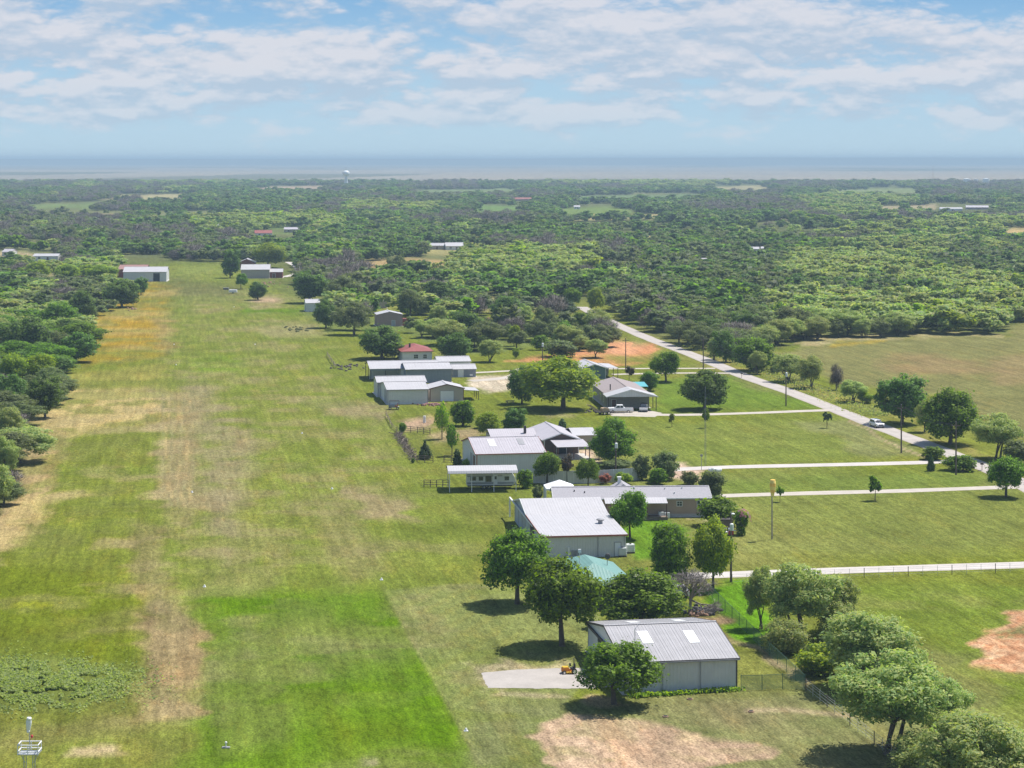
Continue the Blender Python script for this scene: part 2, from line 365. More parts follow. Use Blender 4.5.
# ---- yards on the right
lay(P([(512, 535), (640, 560), (1024, 545), (1400, 545), (1400, 470), (720, 470), (640, 430)], 10), (0.150, 0.170, 0.044), 0.7)
lay(np.clip((n4 - 0.42) * 4, 0, 1) * P([(730, 500), (1400, 490), (1400, 565), (735, 570)], 12), (0.205, 0.195, 0.062), 0.6)
lay(P([(735, 375), (745, 378), (830, 408), (735, 412), (650, 410), (650, 385), (700, 378)], 6), (0.110, 0.172, 0.022), 0.8)
lay(P([(640, 419), (720, 418), (830, 414), (860, 424), (920, 455), (800, 464), (690, 466), (630, 440)], 8), (0.140, 0.172, 0.036), 0.7)
lay(P([(785, 424), (850, 420), (912, 455), (870, 460)], 5), (0.195, 0.195, 0.085), 0.55)
lay(P([(700, 480), (925, 468), (980, 474), (980, 484), (735, 490)], 6), (0.120, 0.165, 0.028), 0.7)
lay(P([(612, 545), (625, 520), (660, 518), (690, 530), (660, 560), (625, 562)], 5), (0.085, 0.185, 0.010), 0.85)
lay(P([(712, 590), (745, 582), (775, 600), (790, 640), (760, 645), (730, 620)], 5), (0.088, 0.200, 0.008), 0.9)
lay(P([(770, 585), (860, 580), (1400, 572), (1400, 760), (1010, 745), (960, 660), (850, 610)], 9), (0.122, 0.165, 0.022), 0.8)
lay(P([(890, 640), (960, 650), (1000, 690), (1024, 740), (980, 740), (930, 670)], 10), (0.150, 0.150, 0.055), 0.6)
lay(np.clip((n1 - 0.5) * 6, 0, 1) * P([(830, 585), (1400, 578), (1400, 740), (1000, 740)], 14), (0.165, 0.178, 0.045), 0.6)
lay(P([(735, 640), (760, 645), (800, 690), (815, 700), (790, 690), (760, 668)], 4), (0.34, 0.265, 0.15), 0.8)
lay(P([(716, 626), (740, 630), (756, 642), (735, 640)], 4), (0.17, 0.12, 0.08), 0.7)
dirt = [
    ([(540, 730), (575, 712), (640, 722), (690, 735), (765, 744), (770, 760), (700, 765), (690, 790), (545, 790)], DIRT, 1.0),
    ([(560, 735), (600, 722), (620, 745), (650, 780), (580, 780), (550, 760)], (0.45, 0.325, 0.215), 0.8),
    ([(665, 732), (695, 733), (696, 739), (668, 740)], (0.50, 0.36, 0.22), 0.9),
    ([(464, 670), (490, 660), (520, 664), (575, 662), (580, 668), (486, 672), (484, 690), (560, 690), (580, 694), (485, 694)], (0.34, 0.28, 0.17), 0.75),
    ([(590, 700), (610, 694), (632, 697), (640, 704), (612, 708)], (0.40, 0.28, 0.17), 0.7),
    ([(958, 637), (975, 632), (998, 630), (1000, 614), (1012, 609), (1100, 606), (1120, 660), (1060, 668), (985, 662), (970, 650)], (0.44, 0.265, 0.15), 1.0),
    ([(960, 640), (975, 635), (990, 640), (1000, 650), (985, 658), (972, 650)], (0.56, 0.38, 0.23), 0.7),
    ([(1002, 630), (1030, 624), (1060, 632), (1010, 636)], (0.13, 0.15, 0.05), 0.8),
    ([(690, 610), (720, 606), (728, 615), (700, 620)], (0.26, 0.17, 0.11), 0.8),
    ([(508, 358), (540, 354), (588, 352), (620, 345), (660, 348), (656, 358), (640, 361), (580, 361)], RED, 0.95),
    ([(588, 352), (604, 342), (628, 343), (645, 352), (620, 360)], (0.50, 0.26, 0.14), 0.9),
    ([(628, 344), (645, 345), (648, 350), (630, 350)], (0.18, 0.18, 0.06), 0.8),
    ([(398, 418), (434, 417), (440, 427), (405, 429)], (0.34, 0.235, 0.155), 0.95),
    ([(470, 377), (520, 372), (545, 374), (535, 382), (490, 386), (470, 384)], (0.48, 0.40, 0.31), 0.85),
    ([(432, 434), (470, 432), (475, 440), (435, 442)], (0.30, 0.22, 0.13), 0.7),
    ([(660, 460), (690, 458), (700, 468), (690, 482), (662, 482), (655, 470)], (0.50, 0.36, 0.28), 0.9),
    ([(545, 416), (575, 414), (572, 418), (550, 419)], (0.33, 0.26, 0.15), 0.6),
    ([(575, 452), (590, 448), (600, 462), (585, 470)], (0.45, 0.33, 0.26), 0.8),
    ([(358, 262), (410, 258), (450, 260), (448, 276), (360, 276)], (0.33, 0.235, 0.11), 0.9),
    ([(700, 519), (722, 533), (716, 535), (706, 530)], (0.38, 0.30, 0.2), 0.6),
]
for q, c, a in dirt: lay(P(q, 4), c, a)
for q in dirt[:2]: lay(np.clip((n3 - 0.54) * 8, 0, 1) * P(q[0], 8), (0.17, 0.16, 0.06), 0.3)
lay(np.clip((fbm(GX / 1.1, GD / 1.1, 2) - 0.5) * 8, 0, 1) * P(dirt[5][0], 4), (0.36, 0.15, 0.07), 0.6)
lay(np.clip((n2 - 0.5) * 7, 0, 1) * P([(460, 690), (640, 700), (900, 720), (1000, 790), (440, 790)], 20), (0.20, 0.165, 0.085), 0.55)
lay(soft_line(PX + (n1 - .5) * 14, PY + (n2 - .5) * 8, [(748, 712), (790, 711), (850, 716)], 4, 6), (0.36, 0.28, 0.17), 0.65)
# verge track and verge weeds of the county road
lay(P([(600, 322), (660, 345), (740, 383), (790, 396), (745, 372), (700, 350), (640, 325)], 4), (0.15, 0.15, 0.05), 0.7)
lay(P([(700, 352), (760, 366), (840, 395), (900, 425), (960, 447), (1010, 470), (960, 452), (840, 402), (760, 375), (700, 356)], 4), (0.235, 0.20, 0.065), 0.85)
lay(soft_line(PX + (n1 - .5) * 4, PY, [(850, 421), (866, 428), (885, 441), (905, 450), (930, 459)], 1.2, 1.6, 1.5), (0.36, 0.27, 0.17), 0.8)
# brown field beyond the road
fld_p = [(775, 352), (800, 345), (900, 341), (1000, 337), (1012, 328), (1030, 323), (5000, 323), (5000, 440), (1100, 440), (1010, 440), (960, 400), (880, 388), (830, 380)]
lay(P(fld_p, 3), (0.165, 0.160, 0.058)); lay(np.clip((n4 - 0.45) * 5, 0, 1) * P(fld_p, 3), (0.145, 0.145, 0.050), 0.7)
lay(P([(875, 362), (930, 356), (975, 364), (1010, 372), (960, 376), (900, 372)], 7), (0.25, 0.165, 0.085), 0.55)
lay(P([(985, 360), (1040, 350), (1080, 385), (1000, 386)], 7), (0.24, 0.165, 0.085), 0.5)
lay(P([(790, 338), (870, 337), (1000, 333), (1000, 337), (860, 342), (800, 344)], 2), (0.33, 0.27, 0.15), 0.7)
lay(P([(832, 344), (880, 343), (880, 346), (832, 347)], 1.5), (0.30, 0.22, 0.03), 0.8)
lay(P([(955, 400), (1040, 380), (1100, 440), (1010, 440)], 8), (0.155, 0.152, 0.055), 0.7)
# clearings and fields far off among the woods
for q, c in [
    ([(568, 216), (660, 214), (662, 219), (572, 220)], (0.38, 0.31, 0.14)), ([(560, 208), (625, 206), (635, 213), (566, 214)], (0.14, 0.20, 0.05)),
    ([(607, 235), (640, 233), (662, 235), (658, 240), (610, 240)], (0.36, 0.27, 0.15)), ([(464, 215), (518, 213), (520, 218), (468, 218)], (0.38, 0.29, 0.15)),
    ([(470, 206), (530, 205), (528, 211), (475, 212)], (0.13, 0.21, 0.06)), ([(560, 196), (700, 194), (700, 199), (560, 200)], (0.13, 0.19, 0.08)),
    ([(700, 187), (770, 185), (772, 190), (702, 190)], (0.30, 0.27, 0.14)), ([(725, 217), (790, 214), (795, 219), (730, 219)], (0.33, 0.29, 0.16)),
    ([(996, 229), (1100, 227), (1100, 236), (998, 235)], (0.42, 0.31, 0.14)), ([(590, 264), (650, 262), (650, 272), (595, 273)], (0.33, 0.28, 0.17)),
    ([(215, 225), (245, 224), (245, 229), (215, 230)], (0.35, 0.28, 0.16)), ([(0, 253), (30, 252), (30, 262), (0, 263)], (0.38, 0.30, 0.18)),
    ([(85, 216), (112, 214), (112, 219), (86, 220)], (0.36, 0.27, 0.17)), ([(420, 246), (500, 248), (490, 256), (425, 254)], (0.27, 0.24, 0.10)),
    ([(470, 300), (500, 296), (560, 300), (545, 312), (480, 310)], (0.26, 0.24, 0.10)), ([(455, 240), (470, 236), (492, 240), (480, 246)], (0.25, 0.24, 0.09)),
    ([(300, 310), (420, 318), (480, 330), (520, 345), (470, 352), (400, 332), (330, 330)], (0.120, 0.150, 0.040)), ([(500, 330), (590, 316), (612, 326), (600, 342), (520, 345)], (0.135, 0.165, 0.042)),
    ([(200, 222), (330, 225), (330, 232), (210, 232)], (0.12, 0.17, 0.05)), ([(30, 268), (60, 276), (70, 286), (36, 285)], (0.27, 0.24, 0.12)),
    ([(100, 195), (185, 194), (185, 199), (102, 200)], (0.33, 0.29, 0.15)), ([(420, 189), (520, 188), (520, 193), (424, 194)], (0.15, 0.20, 0.08)), ([(830, 189), (935, 188), (935, 193), (832, 194)], (0.17, 0.21, 0.08)), ([(20, 204), (110, 203), (112, 208), (22, 209)], (0.14, 0.19, 0.06)), ([(845, 215), (900, 214), (902, 219), (848, 219)], (0.16, 0.22, 0.07)), ([(240, 187), (330, 186), (330, 190), (244, 191)], (0.36, 0.27, 0.2)), ([(880, 206), (936, 205), (936, 210), (884, 211)], (0.30, 0.25, 0.15)),
    ([(0, 365), (20, 362), (18, 372), (-10, 374)], (0.24, 0.22, 0.10)), ([(690, 262), (715, 260), (716, 268), (692, 268)], (0.30, 0.27, 0.17)),
    ]: lay(P(q, 1.5), c, 0.9)
A *= (0.90 + 0.20 * n3)[..., None]; A *= (0.88 + 0.24 * n1)[..., None]
nr, nc = PX.shape
me = bpy.data.meshes.new('ground')
vs = np.stack([np.clip(GX, -97000, 97000), GD, np.zeros_like(GX)], -1).reshape(-1, 3)
idx = np.arange(nr * nc).reshape(nr, nc)
fs = np.stack([idx[:-1, :-1], idx[:-1, 1:], idx[1:, 1:], idx[1:, :-1]], -1).reshape(-1, 4)
me.from_pydata(vs.tolist(), [], fs.tolist())
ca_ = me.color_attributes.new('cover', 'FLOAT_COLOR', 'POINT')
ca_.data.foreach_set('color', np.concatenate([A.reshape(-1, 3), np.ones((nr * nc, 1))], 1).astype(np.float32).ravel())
gm, nt, p = new_mat('ground_cover')
tc = nt.node('ShaderNodeTexCoord').outputs['Object']
at = nt.node('ShaderNodeAttribute', attribute_name='cover').outputs[0]
al = nt.mapping(tc, (1, 1, 1), (0, 0, -TH))
fine = nt.noise(nt.mapping(al, (1, .30, 1)), 1.7, 4.0, 0.65); mid = nt.noise(nt.mapping(al, (1, .22, 1)), 0.32, 4.0, 0.6); tuft = nt.noise(nt.mapping(al, (1, .5, 1)), 4.5, 2.0, 0.6)
mow = nt.noise(nt.mapping(al, (0.9, 0.03, 1)), 1.0, 3.0, 0.6)
mow2 = nt.noise(nt.mapping(tc, (0.06, 0.5, 1)), 1.0, 3.0, 0.6)
k = nt.math('MULTIPLY', nt.ramp(fine, 0.28, 0.72, 0.60, 1.34), nt.ramp(mid, 0.3, 0.7, 0.80, 1.18))
k = nt.math('MULTIPLY', k, nt.ramp(tuft, 0.3, 0.7, 0.62, 1.32))
k = nt.math('MULTIPLY', k, nt.ramp(mow, 0.3, 0.7, 0.82, 1.16)); k = nt.math('MULTIPLY', k, nt.ramp(mow2, 0.3, 0.7, 0.96, 1.04))
c = nt.node('ShaderNodeVectorMath', operation='SCALE', inp={0: at, 3: k}).outputs[0]
strw = nt.ramp(nt.noise(nt.mapping(al, (1, 0.2, 1)), 0.16, 6.0, 0.68), 0.52, 0.70, 0.0, 0.34)
c = nt.mix(strw, c, nt.mix(1.0, c, (1.50, 1.15, 0.95, 1), 'MULTIPLY'))
wet = nt.ramp(nt.noise(nt.mapping(al, (1, 0.25, 1)), 0.42, 5.0, 0.7), 0.54, 0.72, 0.0, 0.30)
c = nt.mix(wet, c, nt.mix(1.0, c, (0.62, 0.84, 0.60, 1), 'MULTIPLY'))
dry = nt.ramp(nt.noise(nt.mapping(al, (1, 0.25, 1)), 0.75, 5.0, 0.7), 0.56, 0.74, 0.0, 0.42)
c = nt.mix(dry, c, nt.mix(1.0, c, (1.40, 1.10, 0.80, 1), 'MULTIPLY'))
nt.l.new(c, p.inputs['Base Color']); p.inputs['Roughness'].default_value = 1.0; p.inputs['Specular IOR Level'].default_value = 0.0
b = nt.node('ShaderNodeBump', inp={'Strength': 0.6, 'Distance': 0.12, 'Height': nt.math('ADD', fine, nt.math('MULTIPLY', tuft, 0.5))})
nt.l.new(b.outputs[0], p.inputs['Normal'])
me.materials.append(gm); go = bpy.data.objects.new('ground', me); COL.objects.link(go); tag(go, kind='structure')

# ================================================================== ROADS, DRIVES, PADS
def catmull(pts, n=6):
    out = []
    for i in range(len(pts) - 1):
        p0 = pts[max(i - 1, 0)]; p1 = pts[i]; p2 = pts[i + 1]; p3 = pts[min(i + 2, len(pts) - 1)]
        for j in range(n):
            t = j / n
            out.append(0.5 * ((2 * p1) + (-p0 + p2) * t + (2 * p0 - 5 * p1 + 4 * p2 - p3) * t * t + (-p0 + 3 * p1 - 3 * p2 + p3) * t ** 3))
    out.append(pts[-1]); return out
def road_mat(name, col, edge):
    m, nt, p = new_mat(name)
    tc = nt.node('ShaderNodeTexCoord').outputs['Object']
    u = nt.node('ShaderNodeUVMap').outputs[0]
    sp = nt.node('ShaderNodeSeparateXYZ'); nt.l.new(u, sp.inputs[0])
    n1 = nt.noise(tc, 0.35, 5.0, 0.65); n2 = nt.noise(tc, 3.0, 4.0, 0.7)
    c = nt.mix(nt.ramp(n1, 0.35, 0.7), col, tuple(x * 0.80 for x in col))
    c = nt.mix(nt.ramp(n2, 0.45, 0.75, 0, 0.35), c, tuple(x * 0.62 for x in col))
    acr = nt.math('ABSOLUTE', nt.math('SUBTRACT', sp.outputs[0], 0.5))
    wheel = nt.math('ABSOLUTE', nt.math('SUBTRACT', acr, 0.22))
    c = nt.mix(nt.ramp(wheel, 0.02, 0.12, 0.25, 0.0), c, tuple(min(x * 1.12, 0.8) for x in col))
    c = nt.mix(nt.ramp(nt.math('ADD', acr, nt.math('MULTIPLY', nt.math('SUBTRACT', n2, 0.5), 0.25)), 0.42, 0.5, 0.0, 0.75), c, edge)
    nt.l.new(c, p.inputs['Base Color']); p.inputs['Roughness'].default_value = 0.95; p.inputs['Specular IOR Level'].default_value = 0.1
    b = nt.node('ShaderNodeBump', inp={'Strength': 0.5, 'Distance': 0.03, 'Height': n2}); nt.l.new(b.outputs[0], p.inputs['Normal'])
    return m
RM = road_mat('gravel_road', (0.44, 0.40, 0.365), (0.28, 0.24, 0.14)); DM = road_mat('drive_gravel', (0.48, 0.435, 0.375), (0.30, 0.27, 0.13)); CM = road_mat('concrete_drive', (0.52, 0.48, 0.445), (0.40, 0.36, 0.25))
def ribbon(name, pts, width, m, z):
    pts = catmull([G(*q) for q in pts]); vs = []; fs = []; uv = []
    L = 0
    for i, q in enumerate(pts):
        d = pts[min(i + 1, len(pts) - 1)] - pts[max(i - 1, 0)]; d.z = 0; d.normalize(); nrm = Vector((d.y, -d.x, 0))
        wd = width * (0.94 + 0.12 * mnoise.noise(q * 0.08)) * 0.5
        if i: L += (q - pts[i - 1]).length
        for k in range(5):
            t = k / 4 * 2 - 1
            vs.append((q.x + nrm.x * wd * t, q.y + nrm.y * wd * t, z + 0.05 * (1 - t * t))); uv.append((k / 4, L / 5))
    for i in range(len(pts) - 1):
        for k in range(4): a = i * 5 + k; fs.append((a, a + 1, a + 6, a + 5))
    me = bpy.data.meshes.new(name); me.from_pydata(vs, [], fs)
    l = me.uv_layers.new(); 
    for lp in me.loops: l.data[lp.index].uv = uv[lp.vertex_index]
    me.materials.append(m); o = bpy.data.objects.new(name, me); COL.objects.link(o); return tag(o, kind='structure')
ribbon('county_road', [(581, 307), (590, 311.5), (600, 317), (622, 327), (650, 339), (690, 354), (720, 366), (745, 376.5), (790, 392), (840, 411.5), (880, 427), (930, 446), (985, 467.5), (1040, 493), (1120, 540), (1250, 620)], 5.6, RM, 0.030)
ribbon('driveway', [(626, 413), (660, 414.8), (700, 414.6), (760, 412.8), (800, 411.2), (838, 410)], 4.2, DM, 0.024)
ribbon('driveway', [(668, 470), (700, 468.3), (735, 467), (800, 465.5), (860, 464.2), (928, 462.3), (966, 460)], 4.4, CM, 0.024)
ribbon('driveway', [(705, 497), (735, 495.5), (820, 493), (900, 491), (1000, 487.5), (1025, 487)], 4.2, DM, 0.024)
ribbon('driveway', [(575, 579), (620, 577.5), (680, 576), (720, 575), (830, 571), (925, 568), (1024, 565), (1150, 561), (1300, 555)], 4.7, CM, 0.024)
ribbon('driveway', [(470, 373), (490, 372), (520, 370.6), (612, 368.8), (715, 368.4)], 3.4, DM, 0.022)
ribbon('driveway', [(612, 374.5), (655, 373.4), (700, 373), (738, 373.4)], 3.4, DM, 0.018)
ribbon('driveway', [(470, 381), (495, 379), (515, 376), (522, 370), (535, 367)], 5.0, DM, 0.014)
ribbon('driveway', [(480, 327.5), (520, 326), (560, 325.6), (590, 325.6), (620, 325.6)], 4.0, DM, 0.022)
ribbon('driveway', [(283, 277), (292, 275), (300, 272), (296, 266), (288, 262)], 4.5, CM, 0.022)
def pad(name, poly, m, z=0.02):
    W_ = [G(*q) for q in poly + poly[:1]]; pts = [W_[i].lerp(W_[i + 1], j / 14) for i in range(len(poly)) for j in range(14)]; cc = sum(pts, Vector()) / len(pts); pts = [q + (q - cc).normalized() * (mnoise.noise(q * 0.9) * 0.28 + mnoise.noise(q * 2.7) * 0.18) for q in pts]; vs = [(q.x, q.y, z) for q in pts]
    me = bpy.data.meshes.new(name); me.from_pydata(vs, [], [tuple(range(len(vs)))])
    l = me.uv_layers.new(); 
    for lp in me.loops: l.data[lp.index].uv = (0.5, 0.5)
    me.materials.append(m); o = bpy.data.objects.new(name, me); COL.objects.link(o); return tag(o, kind='structure')
pad('gravel_pad', [(481, 673), (512, 670), (546, 668.5), (582, 668), (640, 668), (642, 684), (590, 688.5), (540, 688.5), (487, 688)], road_mat('pad_gravel', (0.43, 0.395, 0.36), (0.4, 0.3, 0.2)))
pad('parking_court', [(606, 412), (650, 410.5), (662, 413), (655, 417), (612, 416)], DM, 0.012)
# ================================================================== TREES
def leaf_mat(name, c1, c2, trans=0.5):
    m, nt, p = new_mat(name)
    oi = nt.node('ShaderNodeObjectInfo').outputs['Random']; ge = nt.node('ShaderNodeNewGeometry').outputs['Random Per Island']
    c = nt.mix(ge, c1, c2)
    hs = nt.node('ShaderNodeHueSaturation', inp={'Hue': nt.ramp(oi, 0, 1, 0.485, 0.515), 'Saturation': nt.ramp(ge, 0, 1, 0.85, 1.1), 'Value': nt.ramp(oi, 0, 1, 0.86, 1.14)})
    nt.l.new(c, hs.inputs['Color']); c = hs.outputs[0]
    nt.l.new(c, p.inputs['Base Color']); p.inputs['Roughness'].default_value = 0.6; p.inputs['Specular IOR Level'].default_value = 0.25
    tr = nt.node('ShaderNodeBsdfTranslucent')
    nt.l.new(nt.mix(1.0, c, (1.15, 1.25, 0.6, 1), 'MULTIPLY'), tr.inputs[0])
    mx = nt.node('ShaderNodeMixShader', inp={0: trans}); nt.l.new(p.outputs[0], mx.inputs[1]); nt.l.new(tr.outputs[0], mx.inputs[2])
    o = next(n for n in nt.n if n.type == 'OUTPUT_MATERIAL'); nt.l.new(mx.outputs[0], o.inputs[0])
    return m
LEAF = {
    'oak':   leaf_mat('leaves_dark_oak', (0.054, 0.096, 0.022), (0.209, 0.334, 0.070)),
    'elm':   leaf_mat('leaves_deep_green', (0.049, 0.104, 0.008), (0.252, 0.397, 0.032)),
    'bright': leaf_mat('leaves_bright_green', (0.110, 0.223, 0.011), (0.416, 0.500, 0.033)),
    'mesq':  leaf_mat('leaves_mesquite', (0.183, 0.310, 0.068), (0.500, 0.500, 0.199)),
    'olive': leaf_mat('leaves_grey_olive', (0.095, 0.123, 0.047), (0.264, 0.312, 0.129)),
    'cedar': leaf_mat('leaves_cedar', (0.034, 0.065, 0.023), (0.127, 0.200, 0.062), 0.2),
    'brush': leaf_mat('twigs_grey', (0.100, 0.086, 0.084), (0.219, 0.192, 0.184), 0.1),
    'plum':  leaf_mat('leaves_purple', (0.065, 0.049, 0.043), (0.158, 0.120, 0.090)),
    'pink':  leaf_mat('petals_pink', (0.420, 0.108, 0.144), (0.420, 0.300, 0.325)),
    'red':   leaf_mat('petals_red', (0.324, 0.063, 0.063), (0.420, 0.175, 0.138)),
    'weed':  leaf_mat('leaves_weed', (0.177, 0.258, 0.064), (0.440, 0.500, 0.171)),
}
BARK = mat('bark', (0.125, 0.098, 0.075), 0.95, vary=0.35, scale=3); GREYBARK = mat('bark_grey', (0.30, 0.265, 0.24), 0.95, vary=0.3, scale=3)
def gen_tree(style, seed, nleaf=3200, leaf=0.34, nclump=26):
    """Unit tree 8 m tall with an 8 m wide crown: (crown mesh, trunk mesh)."""
    r = random.Random(seed); cl = []
    Hh = 8.0; Rr = 4.0; z0 = {'oak': 0.15, 'elm': 1.3, 'bright': 0.35, 'mesq': 0.7, 'olive': 0.6, 'cedar': 0.3, 'column': 0.1, 'brush': 0.2, 'shrub': 0.1, 'pine': 2.6, 'small': 2.6, 'umbrella': 3.4}.get(style, 1)
    cz = (Hh + z0) / 2; hz_ = (Hh - z0) / 2
    if style in ('cedar', 'column', 'pine'):
        for i in range(nclump):
            t = (i + 0.5) / nclump; z = z0 + t * (Hh - z0 - 0.3); a = i * 2.4 + r.uniform(-.4, .4)
            prof = {'cedar': min(1.0, (t + 0.12) * 4.2) * (1 - t) ** 0.8, 'column': (1 - t ** 3) * 0.75 + 0.12, 'pine': (0.45 + 0.5 * math.sin(math.pi * min(1, t * 1.15)))}[style]
            rr = Rr * prof * r.uniform(0.45, 0.8); cr = max(0.35, Rr * prof * r.uniform(0.32, 0.5))
            cl.append((rr * math.cos(a), rr * math.sin(a), z, cr, 0.9))
    else:
        lobes = [(r.uniform(0, 6.283), r.uniform(-.5, .6), r.uniform(0.66, 1.16)) for _ in range(7)]
        i = 0
        while len(cl) < nclump and i < 4000:
            i += 1
            d = Vector((r.gauss(0, 1), r.gauss(0, 1), r.gauss(0, 1))).normalized()
            if d.z < -0.75 and style not in ('shrub', 'brush', 'oak'): continue
            q = r.uniform(0.50, 0.86) if r.random() < 0.8 else r.uniform(0.1, 0.5)
            az = math.atan2(d.y, d.x); k = 1.0
            for la, lz, ls in lobes:
                k += (ls - 1) * max(0, math.cos(az - la)) * max(0, 1 - abs(d.z - lz))
            if style in ('mesq', 'umbrella', 'olive'): q *= r.uniform(0.85, 1.12)
            zz = cz + d.z * hz_ * q * k
            if style in ('mesq',) and d.z < -0.2 and r.random() < 0.5: continue
            cr = {'oak': r.uniform(0.6, 1.25), 'elm': r.uniform(0.55, 1.15), 'bright': r.uniform(0.6, 1.3), 'mesq': r.uniform(0.45, 1.0), 'olive': r.uniform(0.5, 1.05), 'brush': r.uniform(0.8, 1.3), 'shrub': r.uniform(0.9, 1.5), 'small': r.uniform(0.9, 1.5), 'umbrella': r.uniform(0.7, 1.2)}.get(style, 1.0)
            x, y = d.x * Rr * q * k, d.y * Rr * q * k
            if any((x - c[0]) ** 2 + (y - c[1]) ** 2 + (zz - c[2]) ** 2 < (0.36 * (cr + c[3])) ** 2 for c in cl): continue
            cl.append((x, y, zz, cr, 0.72 if style in ('mesq', 'umbrella', 'oak', 'olive') else 0.85))
    tot = sum(c[3] ** 2 for c in cl); q_ = np.random.RandomState(seed); nz = lambda a: a / (np.linalg.norm(a, axis=1, keepdims=True) + 1e-9)
    C_ = []
    for (x, y, z, cr, sq) in cl: C_ += [(x, y, z, cr, sq)] * max(4, int(nleaf * cr * cr / tot))
    C_ = np.array(C_); n = len(C_); g = lambda: q_.normal(0, 1, n)
    d = nz(np.stack([g(), g(), g() + 0.18], 1)); u = q_.rand(n)
    rad = C_[:, 3] * np.where(u < .76, q_.uniform(.5, 1., n), np.where(u < .94, q_.uniform(.9, 1.3, n), q_.uniform(1.25, 1.65, n)))
    p = C_[:, :3] + d * rad[:, None] * np.stack([np.ones(n), np.ones(n), C_[:, 4]], 1)
    lowm = p[:, 2] < .05; p[lowm, 2] = q_.uniform(.05, .4, lowm.sum())
    ctr = np.array([0, 0, cz - 0.8])
    if style == 'brush':
        up = nz(np.stack([d[:, 0], d[:, 1], np.abs(d[:, 2]) + .9], 1)); sd_ = nz(np.cross(up, np.stack([g(), g(), g()], 1)))
        L = (leaf * q_.uniform(2., 4.2, n))[:, None]; V_ = np.stack([p - sd_ * leaf * .13, p + sd_ * leaf * .13, p + up * L], 1).reshape(-1, 3)
        F_ = np.arange(3 * n).reshape(-1, 3); N_ = np.repeat(d, 3, 0)
    else:
        nrm = nz(d * .65 + np.stack([g() * .5, g() * .5, g() * .45 + .55], 1))
        a = nz(np.cross(nrm, np.stack([g(), g(), g()], 1))); b = np.cross(nrm, a)
        s1 = (leaf * np.clip(np.exp(q_.normal(-.1, .38, n)), .4, 2.0))[:, None]
        s2 = s1 * (q_.uniform(.35, .6, n) if style in ('mesq', 'olive', 'pine') else q_.uniform(.5, .9, n))[:, None]
        k1 = s1 * q_.uniform(-.3, .3, n)[:, None]; k2 = s1 * q_.uniform(-.25, .25, n)[:, None]
        V_ = np.stack([p - a * s1, p - b * s2 + a * k1, p + a * s1, p + b * s2 + nrm * k2], 1).reshape(-1, 3)
        F_ = np.arange(4 * n).reshape(-1, 4); N_ = np.repeat(nz(d * .35 + nz(p - ctr) * .2 + nrm * .75), 4, 0)
    me = bpy.data.meshes.new('crown'); nf, k = F_.shape
    me.vertices.add(len(V_)); me.vertices.foreach_set('co', V_.astype(np.float32).ravel())
    me.loops.add(nf * k); me.loops.foreach_set('vertex_index', F_.astype(np.int32).ravel())
    me.polygons.add(nf); me.polygons.foreach_set('loop_start', np.arange(0, nf * k, k, dtype=np.int32))
    me.update(calc_edges=True); me.polygons.foreach_set('use_smooth', [True] * nf); me.normals_split_custom_set_from_vertices(N_.tolist())
    tb = MB()
    multi = style in ('mesq', 'brush', 'shrub', 'umbrella')
    if style not in ('column',):
        top = z0 + (Hh - z0) * (0.9 if style in ('cedar', 'pine') else 0.32)
        br = 0.24 if not multi else 0.15
        for s_ in range(3 if multi else 1):
            o = Vector((r.uniform(-.35, .35), r.uniform(-.35, .35), -0.15)) if multi else Vector((0, 0, -0.15))
            lean = Vector((r.uniform(-1.1, 1.1), r.uniform(-1.1, 1.1), 0)) if multi else Vector((r.uniform(-.25, .25), r.uniform(-.25, .25), 0))
            m1 = o + Vector((0, 0, top * 0.5)) + lean * 0.4; m2 = o + Vector((0, 0, top)) + lean
            tb.tube(o, o + (m1 - o) * 0.12, br * 1.5, br * 1.1, 8, False); tb.tube(o + (m1 - o) * 0.12, m1, br * 1.1, br * 0.85, 8, False); tb.tube(m1, m2, br * 0.85, br * 0.6, 8, False)
            for c in cl[s_::(3 if multi else 1)][:12]:
                e = Vector(c[:3]); st = m2 if style not in ('pine', 'cedar') else Vector((0, 0, max(0.3, c[2] - 0.5)))
                kk = st + (e - st) * 0.5 + Vector((r.uniform(-.3, .3), r.uniform(-.3, .3), 0.15))
                tb.tube(st, kk, br * 0.42, br * 0.26, 5, False); tb.tube(kk, e, br * 0.26, 0.02, 5, False)
    else: tb.tube((0, 0, -.1), (0, 0, 5), 0.2, 0.05)
    return me, tb.mesh('trunk', GREYBARK if style == 'brush' else BARK, True, fix=False)
PROTO = {}
def proto(style, leafmat, n, **kw):
    out = []
    for i in range(n):
        c, t = gen_tree(style, hash((style, leafmat, i)) % 1000 if False else (sum(map(ord, style + leafmat)) * 7 + i * 131), **kw)
        c.materials.append(LEAF[leafmat]); out.append((c, t))
    return out
PROTO['oak'] = proto('oak', 'oak', 4, nleaf=16000, leaf=0.155, nclump=70)
PROTO['elm'] = proto('elm', 'elm', 4, nleaf=20000, leaf=0.135, nclump=80)
PROTO['bigelm'] = proto('oak', 'elm', 2, nleaf=20000, leaf=0.135, nclump=80)
PROTO['bright'] = proto('bright', 'bright', 3, nleaf=18000, leaf=0.145, nclump=70)
PROTO['mesq'] = proto('mesq', 'mesq', 4, nleaf=24000, leaf=0.125, nclump=96)
PROTO['olive'] = proto('olive', 'olive', 3, nleaf=16000, leaf=0.14, nclump=72)
PROTO['cedar'] = proto('cedar', 'cedar', 2, nleaf=5000, leaf=0.24, nclump=44)
PROTO['column'] = proto('column', 'cedar', 1, nleaf=1500, leaf=0.5, nclump=22)
PROTO['pine'] = proto('pine', 'bright', 1, nleaf=1500, leaf=0.36, nclump=18) + proto('pine', 'elm', 1, nleaf=1500, leaf=0.36, nclump=18)
